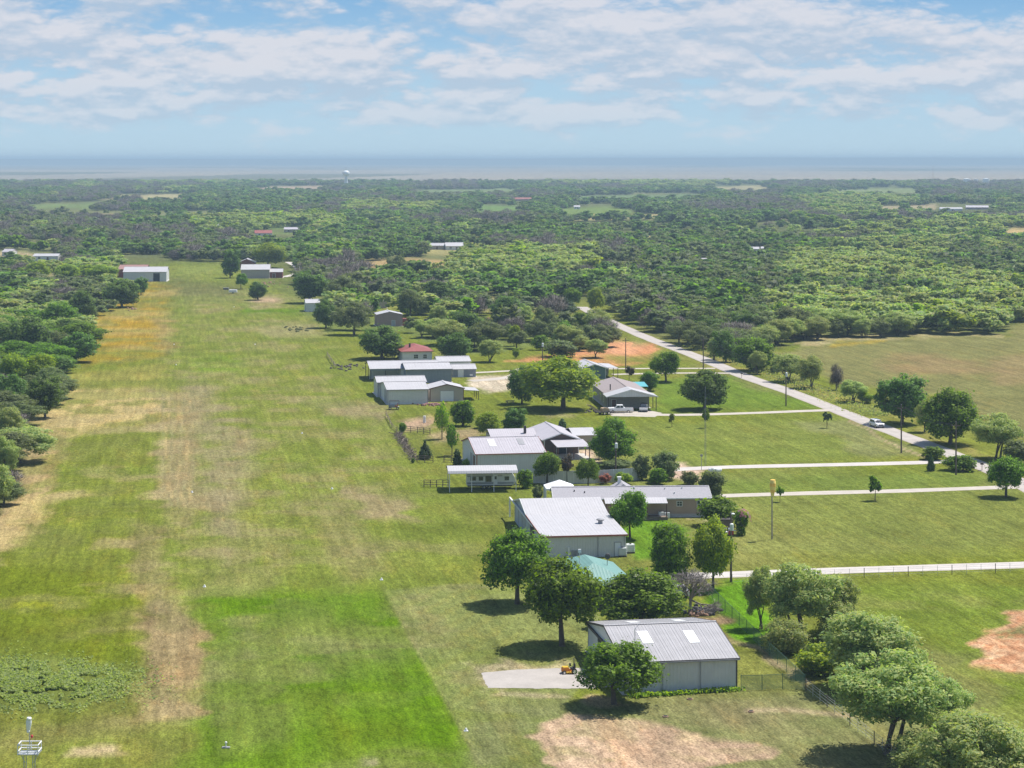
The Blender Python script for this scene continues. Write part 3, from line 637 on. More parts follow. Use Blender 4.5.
PROTO['small'] = proto('small', 'elm', 2, nleaf=1000, leaf=0.5, nclump=12)
PROTO['airysmall'] = proto('small', 'olive', 1, nleaf=700, leaf=0.45, nclump=10)
PROTO['topiary'] = proto('umbrella', 'cedar', 1, nleaf=1600, leaf=0.5, nclump=24)
PROTO['shrub'] = proto('shrub', 'elm', 2, nleaf=5000, leaf=0.27, nclump=34)
PROTO['greenshrub'] = proto('shrub', 'bright', 2, nleaf=5000, leaf=0.27, nclump=34)
PROTO['mesqbush'] = proto('shrub', 'mesq', 3, nleaf=16000, leaf=0.14, nclump=70)
PROTO['greyshrub'] = proto('shrub', 'olive', 2, nleaf=5000, leaf=0.25, nclump=34)
PROTO['plum'] = proto('small', 'plum', 1, nleaf=1200, leaf=0.42, nclump=14)
PROTO['pinkshrub'] = proto('shrub', 'elm', 1, nleaf=1500, leaf=0.42, nclump=16)
PROTO['redshrub'] = proto('shrub', 'red', 1, nleaf=1500, leaf=0.4, nclump=16)
PROTO['brush'] = proto('brush', 'brush', 3, nleaf=7000, leaf=0.26, nclump=40)
CATS = {'shrub': 'shrub', 'greenshrub': 'shrub', 'greyshrub': 'shrub', 'pinkshrub': 'shrub', 'redshrub': 'shrub', 'topiary': 'tree', 'mesqbush': 'bush', 'brush': 'tree'}
NAMES = {'oak': 'oak_tree', 'elm': 'shade_tree', 'bright': 'shade_tree', 'mesq': 'mesquite_tree', 'olive': 'grey_tree', 'cedar': 'cedar_tree', 'column': 'column_shrub', 'pine': 'pine_tree', 'small': 'young_tree', 'airysmall': 'young_tree', 'topiary': 'topiary_tree', 'mesqbush': 'mesquite_bush', 'bigelm': 'shade_tree', 'plum': 'plum_tree', 'brush': 'bare_tree'}
_cnt = {}
TREEPOS = []
def tree(style, px, py, wpx, hpx, label, group=None, rz=None):
    c, t = PROTO[style][_cnt.get(style, 0) % len(PROTO[style])]; _cnt[style] = _cnt.get(style, 0) + 1
    loc = G(px, py); s = S(py); sx = wpx * s / 8.0; sz = hpx * s / 8.0
    sh = 'shrub' in style
    o = thing(NAMES.get(style, 'garden_shrub' if sh else 'tree'), label, CATS.get(style, 'tree'), loc, rnd.uniform(0, 6.28) if rz is None else rz, group)
    o.scale = (sx, sx, sz); TREEPOS.append((loc.x, loc.y, sx * 4))
    ob = bpy.data.objects.new('foliage' if sh else 'crown', c); COL.objects.link(ob); ob.parent = o
    tb = bpy.data.objects.new('stem' if sh else 'trunk', t); COL.objects.link(tb); tb.parent = o
    return o
YARD = [
 # --- around the near barn
 ('elm', 517, 604, 82, 76, 'big round green tree nearest to the airstrip, left of the teal roofed house'),
 ('elm', 562, 646, 94, 92, 'big dark green tree in front of the teal roofed house, left of the near barn'),
 ('elm', 614, 704, 88, 64, 'spreading green tree in front of the near grey barn, leaning over the gravel pad'),
 ('bigelm', 640, 627, 100, 60, 'wide loose green tree between the teal hip roof and the near barn'),
 ('bigelm', 670, 590, 52, 74, 'dense dark green tree beside the pale willowy tree and the concrete drive'),
 ('bright', 713, 590, 48, 72, 'pale yellow green willowy tree beside the pole with transformer'),
 ('elm', 630, 539, 42, 50, 'green shade tree beside the white roofed hangar and its two water tanks'),
 ('shrub', 715, 526, 52, 31, 'low wide dark green shrub at the right end of the tan house'),
 ('pinkshrub', 742, 535, 19, 26, 'upright shrub with pink blossom beside the small brown hut'),
 ('greyshrub', 711, 499, 27, 30, 'dark shrub behind the right end of the tan house'),
 ('greyshrub', 689, 485, 22, 15, 'low grey green bush behind the tan house roof'),
 # --- mesquite grove
 ('mesq', 799, 640, 98, 80, 'feathery mesquite nearest to the concrete drive, right of the chain link fence'),
 ('mesq', 761, 629, 40, 66, 'slim feathery mesquite left of its wider neighbour, on the bright lawn'),
 ('mesq', 838, 632, 50, 62, 'airy mesquite on the lawn side of the one nearest to the drive'),
 ('mesqbush', 790, 652, 54, 34, 'low bushy mesquite under the feathery one nearest to the drive'),
 ('mesq', 862, 692, 126, 84, 'wide feathery mesquite in the middle of the grove by the green fence'),
 ('mesq', 892, 754, 142, 102, 'largest feathery mesquite of the grove, over a dark shadow in the dry grass'),
 ('mesq', 942, 738, 66, 66, 'leaning mesquite at the right shoulder of the largest one'),
 ('mesq', 982, 806, 142, 98, 'feathery mesquite cut off by the lower right corner of the photo'),
 ('mesqbush', 906, 694, 66, 52, 'low bushy mesquite on the lawn side of the middle mesquite'),
 ('mesqbush', 958, 752, 66, 46, 'low bushy mesquite on the lawn side of the largest mesquite'),
 ('mesqbush', 1016, 786, 70, 60, 'low bushy mesquite at the right border beside the cut off one'),
 ('mesqbush', 838, 640, 48, 40, 'low bushy mesquite behind the feathery one nearest to the drive'),
 ('mesqbush', 866, 664, 58, 40, 'low bushy mesquite filling the gap between the first two mesquites'),
 ('mesqbush', 932, 772, 80, 40, 'low bushy mesquite at the foot of the largest mesquite'),
 ('greenshrub', 822, 674, 56, 32, 'bright green bush at the corner of the green fence, under the mesquites'),
 # --- hangar with skylights and house behind
 ('bigelm', 612, 464, 52, 48, 'large dark green tree beside the pole behind the white panel fence'),
 ('elm', 599, 459, 18, 24, 'small green tree in front of the large dark one behind the panel fence'),
 ('greyshrub', 614, 468, 36, 9, 'low dark hedge under the large tree, behind the white panel fence'),
 ('greyshrub', 642, 480, 22, 27, 'smaller of two grey green bushes at the right end of the panel fence'),
 ('greyshrub', 667, 480, 31, 31, 'larger of two grey green bushes at the right end of the panel fence'),
 ('shrub', 658, 484, 24, 16, 'low deep green bush in front of the two grey green bushes'),
 ('elm', 547, 484, 33, 33, 'green tree in front of the grey hangar with the skylights'),
 ('plum', 567, 484, 14, 29, 'narrow purplish tree in front of the panel fence'),
 ('elm', 588, 487, 26, 29, 'round green tree in front of the panel fence, left of the red bush'),
 ('shrub', 526, 488, 20, 20, 'dark shrub beside the front of the travel trailer'),
 ('greyshrub', 538, 500, 12, 16, 'small grey shrub beside the white tent canopy'),
 ('redshrub', 606, 484, 14, 11, 'small bush covered in red blossom by the panel fence'),
 ('greenshrub', 623, 484, 21, 12, 'low bright green bush beside the red blossom bush'),
 ('pine', 442, 439, 17, 36, 'tall thin tree with bare lower trunk beside the dirt arena'),
 ('shrub', 463, 426, 29, 26, 'bushy dark tree clump at the right end of the dirt arena'),
 ('pine', 452, 456, 14, 32, 'slender young tree at the left end of the skylight hangar'),
 ('column', 457, 465, 10, 17, 'dark column shaped evergreen at the corner of the skylight hangar'),
 ('greenshrub', 466, 467, 8, 9, 'small green shrub beside the column shaped evergreen'),
 ('bright', 489, 437, 29, 25, 'yellow green bushy tree behind the left part of the skylight hangar'),
 ('oak', 513, 434, 29, 28, 'round blue green tree behind the skylight hangar'),
 ('column', 562, 428, 9, 10, 'tiny round evergreen behind the house with the brown gable'),
 ('cedar', 425, 459, 16, 19, 'small cone shaped evergreen by the rail fence on the airstrip side'),
 ('shrub', 402, 433, 9, 11, 'small dark bush at the upper end of the brush pile'),
 ('shrub', 413, 463, 6, 5, 'tiny bush at the lower end of the brush pile'),
 ('shrub', 556, 437, 11, 9, 'small dark shrub behind the chimney of the gabled house'),
 ('greyshrub', 583, 441, 20, 15, 'grey green bush at the right wing of the gabled house'),
 ('greenshrub', 600, 446, 14, 12, 'light green bush between the gabled house and the large dark tree'),
 ('shrub', 482, 428, 18, 12, 'dark bush between the arena clump and the yellow green tree'),
 # --- big oaks by the green metal shop
 ('oak', 522, 404, 33, 39, 'dark tree standing left against the big bright spreading oak'),
 ('bright', 563, 409, 86, 51, 'huge bright green spreading oak beside the house with the carport'),
 ('elm', 666, 382, 35, 32, 'round tree with a russet tinged top between the two gravel drives'),
 ('plum', 629, 381, 11, 15, 'small dark purplish tree behind the teal patio roof'),
 ('bigelm', 650, 391, 26, 22, 'green tree right behind the teal patio roof'),
 ('oak', 705, 409, 57, 42, 'big dark dome shaped oak alone on the lawn by the county road'),
 ('airysmall', 672, 427, 9, 13, 'sapling with open crown below the gravel drive, left one of two'),
 ('small', 705, 428, 9, 19, 'slim sapling on the lawn beside the tall mast'),
 ('topiary', 827, 428, 9, 16, 'little dark mushroom shaped evergreen near the end of the drive'),
 ('small', 780, 502, 8, 16, 'small dark lollipop tree beside the windsock pole'),
 ('small', 875, 501, 16, 24, 'young dark tree alone on the lawn below the third drive'),
 ('elm', 1006, 497, 44, 41, 'round green tree near the county road at the right border'),
 ('cedar', 931, 471, 10, 19, 'small cone shaped evergreen beside the spreading junipers'),
 ('shrub', 935, 460, 30, 14, 'spreading dark juniper behind the drive end'),
 ('shrub', 961, 471, 36, 16, 'spreading dark juniper in front of the road by the mailbox'),
 # --- trees along the county road, far side
 ('oak', 902, 424, 63, 53, 'large blue green oak leaning over the county road by the white car'),
 ('bigelm', 950, 444, 66, 58, 'large deep green tree right of the blue green oak on the road'),
 ('mesq', 925, 432, 24, 32, 'light green mesquite squeezed between two large roadside trees'),
 ('mesq', 998, 459, 64, 46, 'pale feathery mesquite on the far roadside at the right border'),
 ('greyshrub', 1016, 464, 34, 26, 'grey bush under the pale mesquite at the right border'),
 ('mesq', 853, 402, 36, 23, 'low bushy mesquite on the verge left of the blue green oak'),
 ('greenshrub', 866, 403, 18, 12, 'small bright bush on the verge at the foot of the blue green oak'),
 ('mesq', 790, 382, 42, 30, 'light mesquite on the verge next to the deep green roadside tree'),
 ('mesq', 812, 388, 36, 34, 'bright mesquite beside the bare grey snag on the verge'),
 ('shrub', 777, 374, 16, 14, 'dark green bush between the verge mesquites'),
 ('bigelm', 753, 371, 52, 37, 'broad deep green tree over the county road'),
 ('mesq', 757, 374, 24, 24, 'pale tree in front of the broad deep green roadside tree'),
 ('mesq', 714, 360, 22, 24, 'pale green tree by the road pole'),
 ('oak', 726, 362, 30, 34, 'dark grey green tree behind the pale one at the road pole'),
 ('brush', 836, 390, 14, 26, 'leafless grey snag on the verge'),
 # --- farther yards
 ('oak', 382, 359, 54, 34, 'wide dark oak left of the red hip roof'),
 ('oak', 456, 361, 44, 31, 'dark oak right of the red hip roof, behind the metal sheds'),
 ('oak', 466, 340, 38, 32, 'dark oak behind the one at the metal sheds'),
 ('mesq', 489, 362, 30, 24, 'light mesquite behind the right end of the metal sheds'),
 ('bright', 514, 346, 14, 21, 'yellow green pointed tree in the middle of the back lawn'),
 ('greenshrub', 516, 358, 8, 11, 'tiny yellow green bush below the pointed tree'),
 ('shrub', 541, 350, 19, 15, 'dark bush left of the deep green double tree'),
 ('bigelm', 565, 347, 25, 27, 'deep green tree on the bank above the red dirt'),
 ('greyshrub', 562, 357, 36, 18, 'grey green bush on the bank above the red dirt'),
 ('bigelm', 580, 331, 24, 21, 'round deep green tree near the top of the back lawn'),
 ('mesq', 595, 358, 31, 20, 'low spreading mesquite standing on the red dirt'),
 ('olive', 545, 336, 25, 31, 'open grey green tree on the back lawn'),
 ('mesq', 524, 332, 25, 27, 'pale open tree right of the small red roofed hut'),
 ('oak', 510, 322, 44, 28, 'dark spreading tree behind the small red roofed hut'),
 ('cedar', 566, 312, 30, 14, 'dark low cedar at the edge of the brush above the back lawn'),
 ('bright', 596, 313, 20, 25, 'bright green tree where the county road meets the woods'),
 ('elm', 572, 309, 22, 22, 'dark green tree at the bend where the county road enters the woods'),
 ('oak', 326, 328, 26, 29, 'dark tree beside the small white shed'),
 ('olive', 344, 304, 50, 30, 'broad olive tree behind the grey one near the white shed'),
 ('olive', 354, 335, 42, 34, 'broad grey tree in front of the pinkish house'),
 ('olive', 410, 318, 34, 30, 'grey green tree right of the white roofed house'),
 ('mesq', 437, 334, 26, 30, 'open tree with bare branches right of the pinkish house'),
 ('oak', 436, 305, 32, 27, 'dark tree behind the open tree of the pinkish house'),
 ('olive', 398, 279, 31, 25, 'pale grey tree standing in the tan clearing'),
 ('oak', 310, 303, 44, 34, 'dark round tree at the corner of the airstrip by the white shed'),
 ('oak', 230, 278, 22, 31, 'dark tree left of the far right hangar'),
 ('bright', 268, 268, 38, 25, 'bright round tree behind the far right hangar'),
 ('elm', 241, 289, 13, 16, 'small dark tree on the strip before the far right hangar'),
 ('oak', 258, 300, 22, 19, 'round dark tree alone at the end of the airstrip'),
 # --- edge of the left wood
 ('oak', 122, 307, 44, 29, 'dark oak at the tip of the left wood by the far left hangar'),
 ('oak', 141, 295, 18, 19, 'dark oak next to the left hangar at the tip of the wood'),
 ('elm', 106, 309, 16, 10, 'low green bush below the oak at the tip of the left wood'),
 ('oak', 84, 320, 32, 32, 'dark oak bulging out of the left wood above the gold grass'),
 ('olive', 92, 319, 14, 14, 'small grey tree at the edge of the gold grass'),
 ('bigelm', 60, 328, 50, 27, 'broad green oak on the inner bend of the left wood'),
 ('oak', 76, 362, 44, 31, 'rounded dark oak on its own point of the left wood'),
 ('oak', 28, 356, 62, 42, 'huge dark oak behind the rounded one on the left wood edge'),
 ('olive', 60, 352, 30, 22, 'grey tree tucked behind the rounded oak of the left wood'),
 ('bright', 38, 384, 38, 30, 'bright yellow green tree on the edge of the left wood'),
 ('bright', 12, 386, 34, 32, 'bright yellow green tree at the left border, behind its like'),
 ('oak', 45, 418, 42, 46, 'dark oak on the left wood edge beside the straw patch'),
 ('oak', 14, 414, 42, 44, 'dark oak on the left border behind the straw patch'),
 ('mesq', 8, 446, 34, 42, 'grey green mesquite on the left border below the dark oaks'),
 ('mesq', 3, 480, 34, 46, 'middle one of three mesquites on the left border'),
 ('mesq', -4, 515, 44, 52, 'nearest mesquite on the left border'),
 ('bright', 100, 281, 34, 16, 'light yellow green tree left of the far left hangar'),
 ('bright', 66, 282, 30, 18, 'light green tree behind the left wood, left one of the light pair'),
 ('bright', 38, 280, 28, 18, 'light green tree behind the left wood near the mobile home'),
]
for t in YARD: tree(*t)
for o in [o for o in bpy.data.objects if o.get('label', '').startswith('upright shrub with pink')]:
    r_ = random.Random(4); b = MB()
    for _ in range(46):
        d = Vector((r_.gauss(0.5, 1), r_.gauss(-.3, 1), abs(r_.gauss(1.0, .8)))).normalized(); p = Vector((d.x * 4, d.y * 4, 4.2 + d.z * 3.9)); a = d.orthogonal().normalized() * 0.55; c = d.cross(a)
        b.add([p - a, p - c, p + a, p + c], [(0, 1, 2, 3)])
    q = b.build('blossom', LEAF['pink'], o)
# the leafless tree beside the barn
def dead_tree(px, py, wpx, hpx, label):
    r_ = random.Random(12); s = S(py); o = thing('bare_tree', label, 'tree', G(px, py)); tb = MB(); tw = MB()
    def grow(p, d, L, rad, lev):
        q = p + d * L; (tb if lev < 2 else tw).tube(p, q, rad, rad * 0.62, 6 if lev < 2 else 4, False)
        if lev >= 5: return
        for _ in range(4 if lev else 6):
            nd = (d + Vector((r_.gauss(0, .7), r_.gauss(0, .7), r_.gauss(0.0, .4)))).normalized()
            grow(q - d * L * r_.uniform(0, 0.25), nd, L * r_.uniform(0.62, 0.85), rad * 0.6, lev + 1)
    grow(Vector((0, 0, -.1)), Vector((0.03, 0, 1)), hpx * s * 0.30, 0.26, 0)
    tb.build('trunk', GREYBARK, o, smooth=True); tw.build('branch', GREYBARK, o, smooth=True); return o
dead_tree(690, 613, 50, 54, 'leafless grey tree behind the near barn, by the junk heap')

# ---- woods: the trees nearest to the camera are things of their own, the mass behind them is one object
ZL = [(-90, 262), (118, 264), (136, 290), (104, 314), (90, 328), (82, 352), (58, 380), (56, 408), (26, 430), (16, 500), (-90, 560)]
ZR = [(590, 262), (606, 306), (640, 329), (700, 350), (742, 366), (778, 350), (795, 341), (1000, 334), (1012, 326), (1030, 320), (1400, 320), (1400, 262)]
ZM = [(288, 262), (590, 262), (600, 296), (560, 302), (470, 306), (440, 300), (372, 298), (330, 290), (295, 286)]
ZB = [(300, 300), (372, 298), (440, 300), (600, 296), (598, 314), (612, 330), (608, 352), (480, 356), (400, 335), (330, 335)]
LIGHT = [[(190, 218), (345, 220), (345, 236), (190, 236)], [(440, 256), (600, 254), (590, 278), (440, 282)], [(560, 177), (730, 182), (725, 190), (540, 186)], [(40, 268), (118, 266), (118, 282), (40, 284)], [(760, 236), (960, 222), (1100, 222), (1100, 238), (800, 242)], [(350, 205), (440, 208), (430, 216), (340, 214)]]
CLEAR = [[(352, 262), (412, 257), (452, 260), (450, 278), (360, 278)], [(470, 300), (500, 296), (520, 300), (500, 308), (480, 310)], [(160, 262), (232, 262), (300, 300), (150, 300)],
         [(0, 362), (24, 362), (24, 374), (0, 374)], [(100, 195), (185, 194), (185, 199), (102, 200)], [(420, 189), (520, 188), (520, 193), (424, 194)], [(830, 189), (935, 188), (935, 193), (832, 194)], [(20, 204), (110, 203), (112, 208), (22, 209)], [(845, 215), (900, 214), (902, 219), (848, 219)], [(240, 187), (330, 186), (330, 190), (244, 191)], [(880, 206), (936, 205), (936, 210), (884, 211)], [(30, 268), (60, 276), (70, 286), (36, 285)], [(590, 264), (640, 262), (640, 272), (595, 273)], [(690, 259), (716, 258), (716, 270), (692, 270)],
         [(420, 247), (500, 247), (490, 256), (425, 254)], [(607, 235), (640, 233), (662, 235), (658, 239), (610, 240)], [(568, 215.5), (660, 214), (662, 219), (572, 220)], [(560, 208), (625, 206), (635, 213), (566, 214)],
         [(464, 215), (518, 213), (520, 218), (468, 218)], [(470, 206), (530, 205), (528, 211), (475, 212)], [(996, 229), (1100, 227), (1100, 236), (998, 235)], [(560, 196), (700, 194), (700, 199), (560, 200)],
         [(700, 187), (770, 185), (772, 190), (702, 190)], [(725, 217), (790, 214), (795, 219), (730, 219)], [(215, 225), (245, 224), (245, 229), (215, 230)], [(-20, 249), (30, 250), (30, 262), (-20, 263)], [(85, 216), (112, 214), (112, 219), (86, 220)],
         [(120, 255), (172, 255), (172, 284), (120, 284)], [(236, 262), (300, 262), (304, 280), (236, 280)], [(30, 252), (62, 252), (62, 262), (30, 262)],
         [(455, 238), (470, 236), (492, 240), (480, 246)], [(935, 203), (1000, 203), (1000, 213), (935, 213)], [(250, 229), (305, 226), (305, 237), (250, 238)], [(744, 249), (775, 249), (775, 255), (744, 255)]]
rw = random.Random(21); cand = []
def kind_at(x, y, px, py):
    q_ = 1 + max(0, y - 900) / 1500
    a = fbm(np.array([x / 95.0 / q_]), np.array([y / 150.0 / q_]), 3)[0]; b = fbm(np.array([x / 38.0 / q_ + 70]), np.array([y / 60.0 / q_ + 9]), 3)[0]; u = rw.random()
    if any(inside(np.array([px]), np.array([py]), z)[0] for z in LIGHT): return 'mesq' if u < 0.75 else ('bright' if u < 0.92 else 'oak')
    if px > 765 and py > 306: return 'mesq' if u < 0.88 else ('bright' if u < 0.94 else 'olive')
    wz = (fbm(np.array([x / 70.0 + 33]), np.array([y / 110.0 + 6]), 3)[0] - .5)
    lightzone = px + wz * 420 > 715 and 250 < py + wz * 40 < 345
    if lightzone:
        if b > 0.545: return 'olive' if u < 0.6 else 'oak'
        if a + (0.05 if px > 780 else -0.02) > 0.47: return 'mesq' if u < 0.9 else ('bright' if u < 0.95 else 'oak')
        return 'oak' if u < 0.45 else ('olive' if u < 0.8 else 'elm')
    if py < 252:
        if b > 0.56: return 'brush' if u < 0.4 else 'olive'
        if a > 0.63: return 'mesq' if u < 0.6 else 'elm'
        return 'oak' if u < 0.66 else ('olive' if u < 0.90 else ('elm' if u < 0.97 else 'mesq'))
    if 480 < px < 690 and 262 < py < 345 and b > 0.50: return 'brush' if u < 0.45 else 'olive'
    if b > 0.57: return 'brush' if u < (0.3 if px < 690 else 0.12) else 'olive'
    if a > 0.565: return 'mesq' if u < 0.75 else 'elm'
    return 'oak' if u < 0.62 else ('elm' if u < 0.78 else ('olive' if u < 0.9 else 'mesq'))
BPIX = []
Dm = 560.0
gy = 345.0
pts = []
while gy < 5100:
    cell = 7.2 if gy < 1500 else (8.5 if gy < 2600 else (12.0 if gy < 4300 else 17.0))
    half = gy * (512 + 190) / F; gx = -half
    while gx < half:
        x = gx + rw.uniform(0, cell); y = gy + rw.uniform(0, cell); gx += cell
        pts.append((x, y, cell))
    gy += cell
ax = np.array([p[0] for p in pts]); ay = np.array([p[1] for p in pts]); apx = 512 + ax / ay * F; apy = YH + H * F / ay
keep = np.zeros(len(pts), bool)
for z in (ZL, ZR, ZM, ZB): keep |= inside(apx, apy, z)
keep |= apy < 263
wpx = apx + (fbm(ax / 70, ay / 170, 4) - .5) * 70 * np.clip((262 - apy) / 30, 0, 1); wpy = apy + (fbm(ax / 130 + 5, ay / 240, 4) - .5) * 7 * np.clip((262 - apy) / 30, 0, 1)
for z in CLEAR: keep &= ~inside(wpx, wpy, z) & ~(inside(wpx, wpy - 0.10 * (apy - YH), z) & (apy < 256))
dens = fbm(ax / 110, ay / 160, 4); fl = fbm(ax / 260 + 30, ay / 420 + 8, 4)
rr = np.array([rw.random() for _ in pts])
keep &= (rr < np.clip(1.15 - np.clip(dens - 0.56, 0, 1) * 7, 0.03, 1)) | (apy > 300)
strip = fbm(ax / 420 + 11, ay / 130 + 3, 4)
keep &= ~((apy < 235) & (strip > 0.615) & (rr > 0.06))
inb = inside(apx, apy, ZB); keep &= ~(inb & ((rr > 0.60) | (np.abs(apy - 325.6) < 4) | (dist_edges(apx, apy, [(560, 296), (600, 317), (650, 339), (720, 366)], False) < 14)))
inm = inside(apx, apy, ZM); keep &= ~(inm & (rr > 0.88))
keep &= ~((apy < 184) & (rr > 0.35))
for bx, by, br in BUILD_CLEAR:
    keep &= ~(((apx - bx) ** 2 + ((apy - by - (0.06 * (by - YH) if by < 262 else 0)) * 3) ** 2) < br ** 2)
kidx = [i for i in range(len(pts)) if keep[i]]
tp = np.array([(a, b, c) for a, b, c in TREEPOS])
def blocked(x, y, w): return bool((np.hypot(tp[:, 0] - x, tp[:, 1] - y) < tp[:, 2] * 0.75 + w * 0.5).any())
ZONE = lambda px, py: 'the back lawn' if inside(np.array([px]), np.array([py]), ZB)[0] else 'the wood left of the airstrip' if inside(np.array([px]), np.array([py]), ZL)[0] else ('the wood behind the county road' if px > 590 else 'the scrub behind the back lawn')
ADJ = {'oak': 'dark blue green oak', 'elm': 'deep green rounded tree', 'bright': 'yellow green tree', 'mesq': 'light green mesquite', 'olive': 'grey green tree', 'brush': 'grey leafless tree'}
NEAR_MAX = 215; near = 0; far_pts = []
for i in kidx:
    x, y, cell = pts[i]; px, py = apx[i], apy[i]
    k = kind_at(x, y, px, py); mul = cell / 7.2
    wd = min(17.0, 10.2 * math.exp(rw.gauss(0, 0.30))) * (0.9 if k in ('brush',) else 1.0); ht = min(11.0, 3.0 + wd * rw.uniform(0.30, 0.52)) * (0.72 if px < 170 and py > 262 else 1.0)
    if py > 262 and blocked(x, y, wd): continue
    if -30 < px < 1054 and near < NEAR_MAX:
        near += 1; s = S(py)
        tree(k, px, py, wd / s, ht / s, ('one of the scattered %ss on the far part of the back lawn' % ADJ[k]) if ZONE(px, py) == 'the back lawn' else '%s standing in %s' % (ADJ[k], ZONE(px, py)), '%s trees of %s' % (ADJ[k].split(' tree')[0], ZONE(px, py)))
    else: far_pts.append((x, y, k, wd / 8 * (mul ** 0.75), ht / 8 * (mul ** 0.35)))
# low-detail kinds for the mass of the woods
FK = ['oak', 'elm', 'mesq', 'olive', 'brush', 'bright']; fcol = bpy.data.collections.new('woodland_kinds'); kid = {}
n_ = 0
for k in FK:
    kid[k] = []
    for j in range(4):
        c, t = gen_tree('oak' if k == 'elm' else k, 900 + n_ * 17, nleaf=900 if k != 'brush' else 1600, leaf=0.50 if k != 'brush' else 0.42, nclump=26)
        c.materials.append(LEAF[k]); o = bpy.data.objects.new('tree_kind_%02d' % n_, c); fcol.objects.link(o); kid[k].append(n_); n_ += 1
me = bpy.data.meshes.new('woodland'); me.from_pydata([(x, y, 0) for x, y, *_ in far_pts], [], [])
a = me.attributes.new('kind_index', 'INT', 'POINT'); a.data.foreach_set('value', [kid[k][rw.randrange(4)] for _, _, k, _, _ in far_pts])
a = me.attributes.new('size', 'FLOAT_VECTOR', 'POINT'); a.data.foreach_set('vector', np.array([(w_, w_, h_) for _, _, _, w_, h_ in far_pts], np.float32).ravel())
a = me.attributes.new('turn', 'FLOAT_VECTOR', 'POINT'); a.data.foreach_set('vector', np.array([(0, 0, rw.uniform(0, 6.28)) for _ in far_pts], np.float32).ravel())
wo = bpy.data.objects.new('woodland', me); COL.objects.link(wo)
tag(wo, 'dense mixed woodland spreading to the horizon behind the airstrip', 'woodland', kind='stuff')
ng = bpy.data.node_groups.new('woodland_trees', 'GeometryNodeTree')
ng.interface.new_socket('Geometry', in_out='INPUT', socket_type='NodeSocketGeometry'); ng.interface.new_socket('Geometry', in_out='OUTPUT', socket_type='NodeSocketGeometry')
N = ng.nodes; L = ng.links
gi = N.new('NodeGroupInput'); gout = N.new('NodeGroupOutput'); mp = N.new('GeometryNodeMeshToPoints'); ins = N.new('GeometryNodeInstanceOnPoints'); ci = N.new('GeometryNodeCollectionInfo')
ci.inputs['Collection'].default_value = fcol; ci.inputs['Separate Children'].default_value = True; ci.inputs['Reset Children'].default_value = True
def nattr(nm, typ):
    q = N.new('GeometryNodeInputNamedAttribute'); q.data_type = typ; q.inputs[0].default_value = nm; return q.outputs[0]
L.new(gi.outputs[0], mp.inputs[0]); L.new(mp.outputs[0], ins.inputs['Points']); L.new(ci.outputs[0], ins.inputs['Instance'])
ins.inputs['Pick Instance'].default_value = True
L.new(nattr('kind_index', 'INT'), ins.inputs['Instance Index']); L.new(nattr('size', 'FLOAT_VECTOR'), ins.inputs['Scale'])
er = N.new('FunctionNodeEulerToRotation'); L.new(nattr('turn', 'FLOAT_VECTOR'), er.inputs[0]); L.new(er.outputs[0], ins.inputs['Rotation'])
L.new(ins.outputs[0], gout.inputs[0])
mod = wo.modifiers.new('trees', 'NODES'); mod.node_group = ng
print('individual wood trees', near, 'mass', len(far_pts))
# ---- tall weeds on the lower left
r_ = random.Random(5); b = MB()
for _ in range(20000):
    px = r_.gauss(30, 46); py = r_.gauss(684, 11)
    if fbm(np.array([px / 14.0]), np.array([py / 7.0]), 3)[0] < 0.30 + 0.16 * abs(py - 684) / 20: continue
    g = G(px, py); hgt = r_.uniform(0.08, 0.42) * (1.2 - abs(py - 684) / 30)
    d = Vector((r_.gauss(0, 1), r_.gauss(0, 1), 2.0)).normalized(); a = d.orthogonal().normalized(); c = d.cross(a); t = r_.uniform(0, 6.28); a, c = a * math.cos(t) + c * math.sin(t), c * math.cos(t) - a * math.sin(t)
    p = g + Vector((0, 0, max(hgt, .1))); s1 = r_.uniform(0.10, 0.22)
    b.add([p - a * s1, p - c * s1 * .7, p + a * s1, p + c * s1 * .7 + d * .1], [(0, 1, 2, 3)])
me = b.mesh('weeds', LEAF['weed'], True, fix=False); o = bpy.data.objects.new('weeds', me); COL.objects.link(o); tag(o, 'patch of tall pale weeds above the near windsock stand', 'weeds', kind='stuff')
def tuft_strip(name, pts, width, n, hmax, lm, label, cat, kind='stuff', seed=3, sz=0.2):
    r_ = random.Random(seed); b = MB(); W = catmull([G(*q) for q in pts])
    for _ in range(n):
        i = r_.randrange(len(W) - 1); q = W[i].lerp(W[i + 1], r_.random()); q = q + Vector((r_.gauss(0, width), r_.gauss(0, width), 0))
        d = Vector((r_.gauss(0, 1), r_.gauss(0, 1), 1.0)).normalized(); a = d.orthogonal().normalized(); c = d.cross(a); t = r_.uniform(0, 6.28); a, c = a * math.cos(t) + c * math.sin(t), c * math.cos(t) - a * math.sin(t)
        p = q + Vector((0, 0, r_.uniform(0.1, hmax))); s1 = r_.uniform(0.6, 1.4) * sz
        b.add([p - a * s1, p - c * s1 * .7, p + a * s1, p + c * s1 * .7], [(0, 1, 2, 3)])
    me = b.mesh(name, LEAF[lm], True, fix=False); o = bpy.data.objects.new(name, me); COL.objects.link(o); tag(o, label, cat, kind=kind); return o
tuft_strip('flower_bed', [(634, 697.5), (680, 694.5), (741, 690.5)], 0.28, 900, 0.45, 'bright', 'low yellow green flower bed along the front wall of the near barn', 'flower bed', kind='thing', sz=0.16)
tuft_strip('verge_weeds', [(690, 346), (740, 362), (772, 374), (800, 385), (850, 405), (880, 416)], 2.2, 5200, 0.8, 'weed', 'tall dry weeds on the far verge of the county road', 'weeds', sz=0.2, seed=8)
